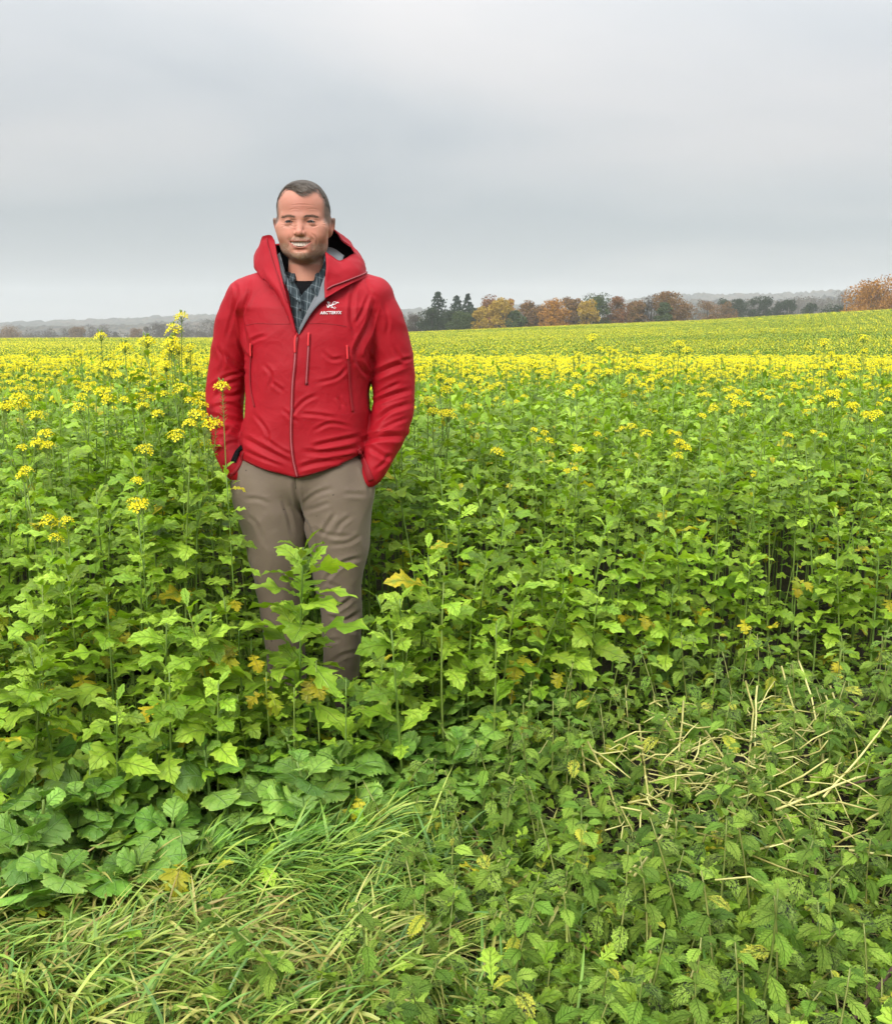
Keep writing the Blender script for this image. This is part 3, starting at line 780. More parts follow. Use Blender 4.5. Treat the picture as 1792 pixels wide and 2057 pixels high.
for k, (u, v, Y) in enumerate(sorted(RADISH)):
    p = at(u, v, Y); H_, L = min(radp, key=lambda q: abs(q[0] + .05 - p.z) + rng.uniform(0, .06))
    r = plant('radish_plant', L, (p.x, Y, float(ground_z(p.x, Y))), rng.uniform(0, 6.28), float(np.clip(p.z / (H_ + .05), .8, 1.2)), tuple(rng.normal(0, .12, 2)))
    tag(r, 'round-leaved radish plant, %s %s' % ('ankle-high' if p.z < .16 else 'shin-high' if p.z < .28 else 'knee-high', side_words(p.x, Y)), 'radish plant', 'round-leaved plants along the crop edge')
for k, (x, y) in enumerate(low_gap):
    if rng.random() < .45: continue
    r = plant('radish_plant', radp[k % 3][1], (x, y, 0), rng.uniform(0, 6.28), rng.uniform(.8, 1.15))
    tag(r, 'low round-leaved radish plant in the gap at the feet of the man', 'radish plant', 'round-leaved plants along the crop edge')
# extra ones so that the front edge is closed at the ground
for k in range(70):
    x = rng.uniform(-1.35, 1.7); y = float(y_edge(x)) + rng.uniform(-.08, .32)
    if abs(x) > y * .5 + .1 or (x > .3 and rng.random() < .9): continue
    r = plant('radish_plant', radp[rng.integers(4)][1], (x, y, 0), rng.uniform(0, 6.28), rng.uniform(.7, 1.1), tuple(rng.normal(0, .1, 2)))
    tag(r, 'small round-leaved radish plant at the foot of the crop %s' % side_words(x, y), 'radish plant', 'round-leaved plants along the crop edge')

# the crop beyond: two densities of detail
mid_meshes = [join_parts('crop_plant_mesh', p[2]) for p in protos[8:14]] + [join_parts('crop_plant_mesh', q) for q in flp[:4]]
fl_idx = [2, 4, 6, 7, 8, 9]; nofl_idx = [0, 1, 3, 5]
pts, rot, scl, idx = [], [], [], []
for (x, y, h, fl) in crop_pts:
    pts.append((x, y, float(ground_z(x, y)))); rot.append((*rng.normal(0, .05, 2), rng.uniform(0, 6.28))); scl.append(h / 1.08)
    idx.append(rng.choice(fl_idx if fl else nofl_idx))
scatter('mustard_crop', mid_meshes, pts, rot, scl, idx, 'dense green mustard crop behind the man, too many plants to count')
low_pl = []
for k in range(6):
    low_pl.append(join_parts('crop_plant_low', make_mustard(1.0, 20, [4, 3, 2, 4, 1, 4][k], 600 + k, low=True, leafsize=.16, bare=.4, tall_flower=.14)))
pts, rot, scl, idx = [], [], [], []
y = 10.5
while y < 33:
    sp_ = .20 + (y - 10) * .006
    half = y * .64 + 1.5
    for x in np.arange(-half, half, sp_):
        xx = x + rng.uniform(-.5, .5) * sp_; yy = y + rng.uniform(-.5, .5) * sp_
        pts.append((xx, yy, float(ground_z(xx, yy)))); rot.append((*rng.normal(0, .05, 2), rng.uniform(0, 6.28)))
        scl.append(.89 * rng.uniform(.88, 1.06)); idx.append(rng.integers(6))
    y += sp_
scatter('flowering_crop', low_pl, pts, rot, scl, idx, 'band of yellow flowering mustard across the middle of the field')
# far slope: patches of canopy
m_far = leaf_mat('far_crop_leaf', (0.12, 0.23, 0.012), (0.24, 0.34, 0.02), None, 0, trans=.2, vein=(.2, .3, .02), spec=.15)
def far_patch(seed, w=1.5, nl=130, nf=90):
    r_ = np.random.default_rng(seed); mb = MB()
    for k in range(nl + nf):
        fl = k >= nl
        p = np.array([r_.uniform(-w, w) * .5, r_.uniform(-w, w) * .5, (.93 if not fl else 1.06) + r_.normal(0, .06)])
        az = r_.uniform(0, 6.28); L = (.14 if not fl else .07) * r_.uniform(.7, 1.3)
        e_ = np.array([math.cos(az), math.sin(az), r_.normal(0, .5)]); q = np.cross(e_, [0, 0, 1.0]); q[2] += r_.normal(0, .4)
        mb.add([p - e_ * L * .5, p + q * L * .35, p + e_ * L * .5, p - q * L * .35], [[0, 1, 2, 3]], [(0.3, 0), (.3, .5), (.3, 1), (.3, .5)], 1 if fl else 0)
    # the shaded inside of the crop
    for k in range(60):
        p = np.array([r_.uniform(-w, w) * .5, r_.uniform(-w, w) * .5, .4 + r_.uniform(-.1, .35)]); az = r_.uniform(0, 6.28); L = .25
        e_ = np.array([math.cos(az), math.sin(az), 0]); q = np.array([-e_[1], e_[0], 0])
        mb.add([p - e_ * L, p + q * L, p + e_ * L, p - q * L], [[0, 1, 2, 3]], [(0.3, 0), (.3, .5), (.3, 1), (.3, .5)], 0)
    return mb.mesh('far_crop_patch', [m_far, m_petal])
fp = [far_patch(700 + k, nf=[44, 34, 62, 24][k]) for k in range(4)]
pts, rot, scl, idx = [], [], [], []
y = 34.0
while y < 176:
    st = 1.35 if y < 110 else 1.5
    half = y * .62 + 4
    for x in np.arange(-half, half, st):
        xx = x + rng.uniform(-.2, .2); yy = y + rng.uniform(-.2, .2)
        # tramlines running along the slope
        pts.append((xx, yy, float(ground_z(xx, yy)))); rot.append((0, 0, rng.integers(4) * PI / 2)); scl.append(rng.uniform(.97, 1.05))
        nz_ = mnoise.noise(Vector((xx * .03, yy * .06, 3)))
        top = max(0, (y - 150) / 30)
        idx.append(2 if nz_ + top > .12 else 3 if nz_ < -.2 else rng.integers(4))
    y += st
scatter('far_crop', fp, pts, rot, scl, idx, 'yellow-green mustard crop covering the far slope of the field')
print('individual mustard', n_ind, 'crop', len(crop_pts), 'far', len(pts))
# ------------------------------------------------------------------ the verge: nettles, grass, straw
netp = [(H, make_nettle(H, n_, 800 + k, L)) for k, (H, n_, L) in enumerate([(.14, 5, .047), (.2, 6, .055), (.26, 7, .06), (.32, 8, .064), (.4, 9, .070), (.5, 10, .075)])]
def nettle_side(x, y):
    u, v = project((x, y, .2)); 
    a_ = 'in the bottom right corner' if (u > 1300 and v > 1750) else 'at the bottom middle' if (v > 1750 and u > 750) else 'in the grass at the bottom left' if v > 1600 and u <= 750 else 'below the straw at the right edge' if u > 1450 else 'right of the grass tussock' if u > 850 else 'near the foot of the crop'
    return a_
def nettle_label(x, y, h):
    return '%s nettle with toothed drooping leaves %s' % ('ankle-high' if h < .2 else 'shin-high' if h < .3 else 'knee-high', nettle_side(x, y))
NET = [(485, 1950, 1.75), (440, 1815, 1.95), (505, 1800, 1.98), (620, 1985, 1.68), (735, 1880, 1.85), (690, 1740, 2.1), (440, 1690, 2.2), (780, 1790, 2.0), (365, 1870, 1.9), (860, 1920, 1.75), (700, 1830, 1.95),
       (1175, 1640, 2.2), (1050, 1700, 2.1), (1130, 1740, 2.05), (1380, 1530, 2.5), (1670, 1640, 2.2), (1390, 1620, 2.3), (1560, 1700, 2.1), (1270, 1780, 2.0), (1440, 1770, 2.0), (1520, 1750, 2.05), (1690, 1730, 2.1), (1750, 1830, 1.9),
       (1330, 1850, 1.85), (1140, 1850, 1.85), (1090, 1960, 1.7), (1220, 1960, 1.7), (1370, 2000, 1.65), (1500, 1930, 1.75), (1600, 1925, 1.75), (1660, 1880, 1.82), (1580, 1790, 1.95), (1740, 1960, 1.7), (940, 1970, 1.7), (1010, 1890, 1.8),
       (1180, 2010, 1.62), (1320, 1950, 1.72), (1640, 1810, 1.95), (1780, 1720, 2.1), (1430, 1280, 3.3), (1500, 1260, 3.35), (1250, 1400, 2.95), (1200, 1460, 2.7), (1620, 1270, 3.3), (1700, 1290, 3.25), (1560, 1330, 3.2), (1770, 1330, 3.1),
       (1460, 1400, 2.85), (1650, 1420, 2.8), (1760, 1450, 2.7), (1100, 1560, 2.45), (1250, 1560, 2.4)]
nused = []
NET += [(rng.uniform(330, 820), rng.uniform(1800, 2040), rng.uniform(1.62, 1.95)) for _ in range(7)]
for (u, v, Y) in NET:
    P_ = at(u, v, Y); z = max(.12, P_.z)
    H, parts = min(netp, key=lambda q: abs(q[0] - z)); s = float(np.clip(z / H, .75, 1.35))
    r = plant('nettle_plant', parts, (P_.x, Y, float(ground_z(P_.x, Y))), rng.uniform(0, 6.28), s, tuple(rng.normal(0, .1, 2)))
    nused.append((P_.x, Y)); tag(r, nettle_label(P_.x, Y, z), 'nettle', 'nettles on the verge')
k = 0
while k < 215:
    u = rng.uniform(780, 1900); v = rng.uniform(1430, 2230)
    x, y = gpt(u, v)
    if y > y_edge(x) + .05 or y < 1.35: continue
    if u < 1060 and rng.random() < .8: continue
    if v < 1750 and u > 1150 and rng.random() < .72: continue         # thinner where the straw lies
    if any((x - a) ** 2 + (y - b) ** 2 < .0045 for a, b in nused): continue
    q = rng.random(); h = .14 + .22 * q * (1 if u > 1000 else .5)
    if y < 1.6: h = min(h, .26)
    H, parts = min(netp, key=lambda q: abs(q[0] - h)); s = h / H
    r = plant('nettle_plant', parts, (x, y, float(ground_z(x, y))), rng.uniform(0, 6.28), s, tuple(rng.normal(0, .12, 2)))
    nused.append((x, y)); k += 1; tag(r, nettle_label(x, y, h), 'nettle', 'nettles on the verge')

# low undergrowth that hides most of the soil
und = []
for k in range(5):
    r_ = np.random.default_rng(900 + k); parts = []
    for j in range(9):
        me = nettle_leaves[r_.integers(4)] if j % 4 else mustard_leaves[r_.integers(4)]
        parts.append(('leaf', me, mat_lr(Vector((r_.normal(0, .03), r_.normal(0, .03), r_.uniform(.01, .08))), r_.uniform(0, 6.28), r_.uniform(-.2, .6), r_.uniform(.035, .065), r_.normal(0, .3))))
    und.append(join_parts('undergrowth_clump', parts))
pts, rot, scl, idx = [], [], [], []
for k in range(3300):
    y = rng.uniform(1.25, 4.6); x = rng.uniform(-1, 1) * (y * .5 + .25)
    u, v = project((x, y, 0)); d = y - y_edge(x)
    dens = (.45 if v < 1750 else .8) if (u > 850 and d < .2) else .38 if d < 0 else (.2 if x > .2 else .5)
    if u < 850 and d < 0 and v > 1800: dens = .12
    if rng.random() > dens: continue
    pts.append((x, y, float(ground_z(x, y)))); rot.append((*rng.normal(0, .2, 2), rng.uniform(0, 6.28))); scl.append(rng.uniform(.6, 1.5) * (1 if d < .2 else 1.5)); idx.append(rng.integers(5))
scatter('undergrowth', und, pts, rot, scl, idx, 'low leafy undergrowth between the nettles and under the crop')

# ------------------------------------------------------------------ grass
def grass_material(name, stops):
    b = NB(name); ge = b.n('NewGeometry'); uvn = b.n('UVMap'); uvn.uv_map = 'UVMap'
    sp = b.n('SeparateXYZ'); b.l(uvn.outputs[0], sp.inputs[0])
    c = b.ramp(ge.outputs['Random Per Island'], stops)
    c = b.mix(b.rmap(sp.outputs[1], 0, .35, .7, 0), c, (0.30, 0.28, 0.09))
    c = b.mix(b.rmap(sp.outputs[0], .40, .5, 0, .25), c, (0.34, 0.50, 0.1))
    pr = b.principled(c, 0.4, None, 0.5); tr = b.n('BsdfTranslucent'); b.l(c, tr.inputs[0])
    mx = b.n('MixShader'); mx.inputs[0].default_value = .2; b.l(pr, mx.inputs[1]); b.l(tr.outputs[0], mx.inputs[2])
    return b.done(mx.outputs[0])
m_grass = grass_material('grass_blade', [(0, (0.04, 0.12, 0.012)), (.45, (0.10, 0.25, 0.025)), (.75, (0.26, 0.42, 0.05)), (1, (0.46, 0.50, 0.09))])
m_grass_old = grass_material('grass_blade_yellowing', [(0, (0.14, 0.24, 0.03)), (.4, (0.32, 0.40, 0.06)), (.7, (0.55, 0.50, 0.14)), (1, (0.26, 0.15, 0.05))])
def blades(n, root_fn, len_fn, az_fn, arch_fn, wid=(.0025, .005), nseg=7, lift0=(.8, 1.4)):
    V = np.zeros((n, (nseg + 1) * 3, 3)); UV = np.zeros((n, (nseg + 1) * 3, 2))
    t = np.linspace(0, 1, nseg + 1)
    for i in range(n):
        x, y = root_fn(); L = len_fn(); az = az_fn(x, y); w = rng.uniform(*wid)
        ar = arch_fn(); a0 = rng.uniform(*lift0)
        ang = a0 - ar * t ** 1.2
        dx = np.cumsum(np.cos(ang)) * L / nseg; dz = np.cumsum(np.sin(ang)) * L / nseg
        dx -= dx[0]; dz -= dz[0]
        # blades that come down rest on the ground
        dz = np.maximum(dz, .006 + .02 * rng.random())
        dz[0] = 0
        side = rng.normal(0, .12) * t ** 2 * L
        ca, sa = math.cos(az), math.sin(az)
        cx = x + ca * dx - sa * side; cyy = y + sa * dx + ca * side
        cz = float(ground_z(x, y)) - .01 + dz
        ww = w * np.minimum(1, (1 - t) * 3.5) ** .8 * (.6 + .4 * np.minimum(1, t * 5))
        tw = rng.uniform(-.6, .6)
        for k, s_ in enumerate((-1, 0, 1)):
            V[i, k::3, 0] = cx - sa * ww * s_ * math.cos(tw); V[i, k::3, 1] = cyy + ca * ww * s_ * math.cos(tw)
            V[i, k::3, 2] = cz + abs(s_) * ww * .45 + s_ * ww * math.sin(tw)
            UV[i, k::3, 0] = .5 + .5 * s_; UV[i, k::3, 1] = t
    base = []
    for j in range(nseg):
        for k in range(2): base.append([j * 3 + k, j * 3 + k + 1, (j + 1) * 3 + k + 1, (j + 1) * 3 + k])
    base = np.array(base); F_ = (base[None] + (np.arange(n) * (nseg + 1) * 3)[:, None, None]).reshape(-1, 4)
    return V.reshape(-1, 3), F_, UV.reshape(-1, 2)
def area(pu, pv, su, sv, ulim=None):
    cl = []
    while len(cl) < 46:
        u = rng.normal(pu, su); v = rng.normal(pv, sv); x, y = gpt(u, min(v, 2500))
        if 1.2 < y < y_edge(x) - .02: cl.append((x, y, rng.normal(0, .85), rng.uniform(.7, 1.25)))
    def fn():
        c = cl[rng.integers(46)]
        fn.az = c[2]; fn.len = c[3]
        r_ = abs(rng.normal(0, .035)); a_ = rng.uniform(0, 6.28)
        return c[0] + r_ * math.cos(a_), c[1] + r_ * math.sin(a_)
    fn.az = 0; fn.len = 1
    return fn
tufts = [(area(600, 1760, 130, 45), 2800, (.16, .30), -.1, .45, m_grass, 0), (area(470, 1700, 60, 25), 420, (.14, .24), .2, .6, m_grass, 0), (area(330, 1790, 150, 30), 420, (.10, .2), .5, 1.2, m_grass, .0),
         (area(90, 2010, 170, 60), 2300, (.15, .27), -.25, .55, m_grass, .42), (area(500, 1960, 230, 90), 2600, (.12, .26), -1.0, .9, m_grass_old, 0), (area(800, 2000, 260, 110), 1700, (.12, .24), -.6, 1.3, m_grass, .35),
         (area(1200, 1900, 330, 170), 1100, (.1, .22), 0, 3, m_grass, .3), (area(140, 1870, 160, 50), 900, (.12, .24), -.3, .8, m_grass_old, 0), (area(900, 1790, 90, 60), 420, (.1, .2), 0, 3, m_grass_old, 0), (area(330, 2150, 420, 90), 1700, (.12, .28), -.7, 1, m_grass, .4)]
Vs, Fs, UVs, MIs = [], [], [], []; n0 = 0
for (fn, n_, Lr, azm, azs, mt, mixold) in tufts:
    v, f, uv = blades(n_, fn, lambda: rng.uniform(*Lr) * fn.len * .88, lambda x, y: azm + fn.az + rng.normal(0, azs), lambda: rng.uniform(.8, 2.3), (.0017, .0040))
    Vs.append(v); Fs.append(f + n0); UVs.append(uv); n0 += len(v)
    per = 14
    m_ = np.repeat((rng.random(n_) < mixold).astype(int) if mt is m_grass else np.ones(n_, int), per); MIs.append(m_)
grass = link_obj('grass', build_mesh('grass', np.vstack(Vs), np.vstack(Fs), [m_grass, m_grass_old], np.vstack(UVs), np.concatenate(MIs)))
tag(grass, 'long arching green and yellowing grass on the verge', kind='stuff')

# dead stems and thatch lying between the blades
mb = MB()
for k in range(2600):
    u = rng.uniform(-80, 1900); v = rng.uniform(1560, 2300)
    if u < 900 and v < 1800 and rng.random() < .7: continue
    x, y = gpt(u, v)
    if y > y_edge(x): continue
    z = float(ground_z(x, y)) + rng.uniform(.004, .035); a_ = rng.uniform(0, 6.28); L = rng.uniform(.03, .12); ben = rng.normal(0, .2)
    p = np.array([x, y, z]); d = np.array([math.cos(a_), math.sin(a_), rng.normal(0, .15)])
    q = np.array([-d[1], d[0], 0])
    v_, f_, uv_ = tube_arrays([p, p + d * L * .5 + q * ben * L * .2, p + d * L], [.0011, .0012, .0008], 3, False); mb.add(v_, f_, uv_)
st = mb.obj('straw_litter', [m_straw]); tag(st, 'short pale straw and thatch littering the verge', kind='stuff')

# ------------------------------------------------------------------ dry stalks one can tell apart
def stalk(pix, Y0, Y1, r0=.0034, r1=.0024, mat=m_straw, name='dry_stalk', lab='', z_add=0, cat='stalk', grp='dry yellow stalks on the verge'):
    n_ = len(pix); P = [at(u, v, Y0 + (Y1 - Y0) * i / (n_ - 1)) for i, (u, v) in enumerate(pix)]
    P = [Vector((p.x, p.y, max(p.z, float(ground_z(p.x, p.y)) + .004))) for p in P]
    # refine
    pts = np.array([[*p] for p in P]); tt = np.linspace(0, n_ - 1, (n_ - 1) * 3 + 1)
    pp = np.stack([np.interp(tt, range(n_), pts[:, k]) for k in range(3)], 1); pp[1:-1] += rng.normal(0, .0012, (len(pp) - 2, 3))
    mb = MB(); v, f, uv = tube_arrays(pp, np.linspace(r0, r1, len(pp)), 6); mb.add(v, f, uv)
    for i in range(2, len(pp) - 1, 3):                 # joints
        v, f, uv = tube_arrays([pp[i] - (pp[i] - pp[i - 1]) * .06, pp[i], pp[i] + (pp[i + 1] - pp[i]) * .06], [r0, r0 * 1.35, r0], 6, False); mb.add(v, f, uv)
    o = mb.obj(name, [mat]); tag(o, lab, cat, grp); return o
STK = [([(1169, 1500), (1176, 1560), (1190, 1631)], 2.6, 2.35, 'leftmost pale stalk standing between the nettles'), ([(1181, 1492), (1218, 1563), (1247, 1657)], 2.6, 2.3, 'bent pale stalk just right of the leftmost one'),
       ([(1284, 1459), (1306, 1622)], 2.7, 2.35, 'straight thin stalk left of the straw heap'), ([(1373, 1410), (1362, 1548)], 2.75, 2.5, 'short upright stalk above the nettle clump'),
       ([(1417, 1470), (1454, 1522), (1486, 1685)], 2.65, 2.2, 'thick bent pale stalk pointing down to the large nettles'), ([(1498, 1370), (1514, 1430), (1506, 1511), (1495, 1607)], 2.9, 2.4, 'long upright yellow stalk left in the bundle'),
       ([(1521, 1380), (1517, 1470), (1515, 1566)], 2.9, 2.5, 'long upright yellow stalk right in the bundle'), ([(1570, 1340), (1600, 1440), (1643, 1474), (1660, 1567)], 3.0, 2.5, 'tall bent stalk behind the straw heap'),
       ([(1605, 1330), (1630, 1400), (1655, 1530)], 3.0, 2.6, 'tall straight stalk right of the bent one'), ([(1650, 1380), (1690, 1470)], 2.9, 2.7, 'upper of two slanting parallel stalks'), ([(1668, 1380), (1702, 1480)], 2.9, 2.7, 'lower of two slanting parallel stalks'),
       ([(1558, 1629), (1684, 1578), (1740, 1560)], 2.25, 2.35, 'thick stalk lying across the straw at the right'), ([(1654, 1603), (1728, 1522), (1790, 1440)], 2.3, 2.6, 'thick stalk slanting up to the right edge'),
       ([(1265, 1755), (1336, 1674), (1350, 1620)], 2.05, 2.25, 'curved yellow stalk rising from the nettles'), ([(1274, 1762), (1345, 1660)], 2.05, 2.25, 'straight yellow stalk beside the curved one'), ([(1426, 1858), (1388, 1966)], 1.95, 1.72, 'pale stalk leaning down in the lower nettles'),
       ([(1214, 1914), (1330, 2007)], 1.85, 1.65, 'pale stalk falling to the right near the bottom'), ([(1308, 1836), (1305, 2022)], 1.9, 1.62, 'thin upright stalk in the lower nettles'), ([(1330, 1437), (1354, 1476)], 2.8, 2.7, 'short broken stalk high between the nettles'),
       ([(1274, 1500), (1400, 1545)], 2.55, 2.5, 'upper lying stalk of the left straw cross'), ([(1268, 1530), (1290, 1518), (1410, 1552)], 2.5, 2.5, 'middle lying stalk of the left straw cross'), ([(1262, 1615), (1335, 1598)], 2.35, 2.38, 'low lying stalk left of the straw heap'),
       ([(1380, 1762), (1450, 1735)], 2.1, 2.12, 'lying stalk under the middle nettles'), ([(1510, 1712), (1625, 1680)], 2.15, 2.2, 'pale stalk lying above the large nettle'), ([(1740, 1650), (1792, 1620)], 2.25, 2.3, 'stalk end at the right edge'), ([(1705, 1710), (1795, 1722)], 2.15, 2.12, 'flat stalk crossing the right edge')]
for pix, Y0, Y1, lab in STK: stalk(pix, Y0, Y1, lab=lab)
for k in range(210):                                     # the heap of crossing straw
    u = rng.normal(1540, 140) if k % 3 else rng.normal(1340, 70); v = rng.normal(1560, 75); a_ = rng.normal(0, .5) + (0 if k % 2 else .9) * rng.choice([-1, 1]); L = rng.uniform(40, 120)
    Y = 2.5 - (v - 1560) * .0028; dz = rng.uniform(.08, .24)
    p0 = at(u, v, Y); p0.z = dz
    p1 = p0 + Vector((math.cos(a_) * L / 800, math.sin(a_) * L / 800, rng.normal(0, .04)))
    if p0.y > y_edge(p0.x) + .1: continue
    mb = MB(); mid = (p0 + p1) / 2 + Vector((rng.normal(0, .006), rng.normal(0, .006), rng.normal(.004, .010)))
    v_, f_, uv_ = tube_arrays([p0, mid, p1], rng.uniform(.5, 1.0) * np.array([.0026, .0026, .0018]), 5); mb.add(v_, f_, uv_)
    o = mb.obj('dry_stalk', [m_straw]); tag(o, 'dry yellow stalk lying crosswise in the straw heap right of the nettles', 'stalk', 'crossing stalks in the straw heap')
stalk([(1640, 1720), (1632, 1880), (1622, 1990), (1620, 2070)], 2.1, 1.6, .0026, .0032, m_twig, 'dark_twig', 'thin dark brown stem standing upright in the nettles at the right', cat='twig', grp='brown twigs at the right')
stalk([(1830, 1900), (1760, 1990), (1700, 2070)], 1.75, 1.55, .005, .004, m_twig, 'dark_twig', 'thick dark branch crossing the bottom right corner', cat='twig', grp='brown twigs at the right')
stalk([(1832, 1440), (1780, 1560), (1700, 1580)], 2.6, 2.4, .004, .003, m_twig, 'dark_twig', 'dark branch leaning in from the right edge above the straw', cat='twig', grp='brown twigs at the right')
stalk([(1580, 2015), (1592, 2080)], 1.62, 1.52, .0045, .004, m_straw, 'dry_stalk', 'thick pale broken stub at the bottom edge')
stalk([(1637, 1975), (1645, 2080)], 1.65, 1.52, .0035, .003, m_straw, 'dry_stalk', 'pinkish tan broken stub beside the dark stem')
stalk([(1635, 1985), (1690, 1930)], 1.65, 1.75, .002, .0015, m_straw, 'dry_stalk', 'thin tan stalk branching off the broken stub')
# the pale underside leaf on its long stalk in the middle, and fallen yellow leaves
YL = [(1050, 1315, 3.05, .10), (480, 1300, 2.65, .10), (435, 1295, 2.68, .09), (505, 1315, 2.66, .07), (635, 1360, 2.6, .08), (535, 1385, 2.55, .09), (300, 1260, 2.75, .07), (365, 1730, 2.12, .11), (715, 1600, 2.4, .09), (20, 1250, 2.7, .09), (1080, 1450, 2.8, .09), (1600, 1158, 3.6, .08),
      (1290, 1235, 3.3, .09), (1688, 1328, 3.2, .06), (740, 1135, 3.5, .08), (260, 1270, 2.8, .06), (120, 1800, 2.0, .08), (1240, 1230, 3.35, .07), (810, 1110, 3.6, .12), (1760, 1150, 3.8, .08)]
for (u, v, Y, L) in YL:
    p = at(u, v, Y); p.z = max(p.z, .03)
    root = empty('mustard_plant', (p.x, Y, 0))
    c = np.array([(0, 0, 0), (.004, .003, p.z * .5), (0, 0, p.z), (0.002, 0, p.z + .05)])
    mb = MB(); v_, f_, uv_ = tube_arrays(c, [.003, .0026, .002, .0012], 5); mb.add(v_, f_, uv_); s_ = mb.obj('stem', [m_stem], root)
    for j in range(rng.integers(1, 4)):
        o = link_obj('leaf', yellow_leaves[rng.integers(2)], root); o.matrix_local = mat_lr(Vector((0, 0, p.z - .015 * j)), rng.uniform(-2.6, -.5), rng.uniform(-.4, .1), L * rng.uniform(.8, 1.2), rng.normal(0, .3))
    tag(root, 'withered mustard stem with bright yellow leaf %s' % side_words(p.x, Y), 'mustard plant', 'mustard plants growing in the crop')
# ------------------------------------------------------------------ trees
def crown_mat(name, ca, cb):
    b = NB(name); ge = b.n('NewGeometry'); t = b.n('TexCoord')
    n = b.noise(t.outputs['Object'], .45, 4, .6)
    c = b.mix(b.math('MULTIPLY_ADD', ge.outputs['Random Per Island'], .5, b.math('MULTIPLY', n, .5)), ca, cb)
    return b.done(b.principled(c, .8, None, .15))
CM = {'conifer': crown_mat('conifer_needles', (0.012, 0.026, 0.018), (0.035, 0.06, 0.035)), 'orange': crown_mat('orange_autumn_leaves', (0.24, 0.10, 0.015), (0.46, 0.22, 0.03)),
      'gold': crown_mat('golden_autumn_leaves', (0.26, 0.16, 0.02), (0.48, 0.32, 0.04)), 'brown': crown_mat('brown_autumn_leaves', (0.11, 0.058, 0.024), (0.25, 0.135, 0.045)),
      'rust': crown_mat('rust_autumn_leaves', (0.14, 0.055, 0.02), (0.27, 0.12, 0.04)), 'green': crown_mat('dull_green_leaves', (0.03, 0.05, 0.018), (0.085, 0.11, 0.035)), 'dark': crown_mat('dark_green_leaves', (0.018, 0.03, 0.016), (0.045, 0.06, 0.028)),
      'bare': crown_mat('bare_twigs', (0.045, 0.034, 0.026), (0.095, 0.07, 0.052)), 'grey': crown_mat('grey_brown_twigs', (0.07, 0.06, 0.045), (0.13, 0.10, 0.075))}
m_bark = simple_mat('tree_bark', (0.05, 0.04, 0.032), .9, .3, 3)
TREEW = {'conifer': 'dark green conifer', 'orange': 'orange autumn tree', 'gold': 'golden autumn tree', 'brown': 'brown autumn tree', 'rust': 'rusty red autumn tree', 'green': 'dull green broadleaf tree', 'dark': 'dark green tree', 'bare': 'nearly bare tree', 'grey': 'misty grey-brown tree'}
def leaf_quads(c, r_, s):
    """random tilted quads, n x 4 x 3"""
    n = len(c); a_ = r_.normal(0, 1, (n, 3)); a_ /= np.linalg.norm(a_, axis=1)[:, None]; b_ = np.cross(a_, r_.normal(0, 1, (n, 3))); b_ /= np.linalg.norm(b_, axis=1)[:, None]
    s = np.broadcast_to(np.asarray(s, float).reshape(-1, 1), (n, 1))
    return np.stack([c - a_ * s, c + b_ * s * .7, c + a_ * s, c - b_ * s * .7], 1)
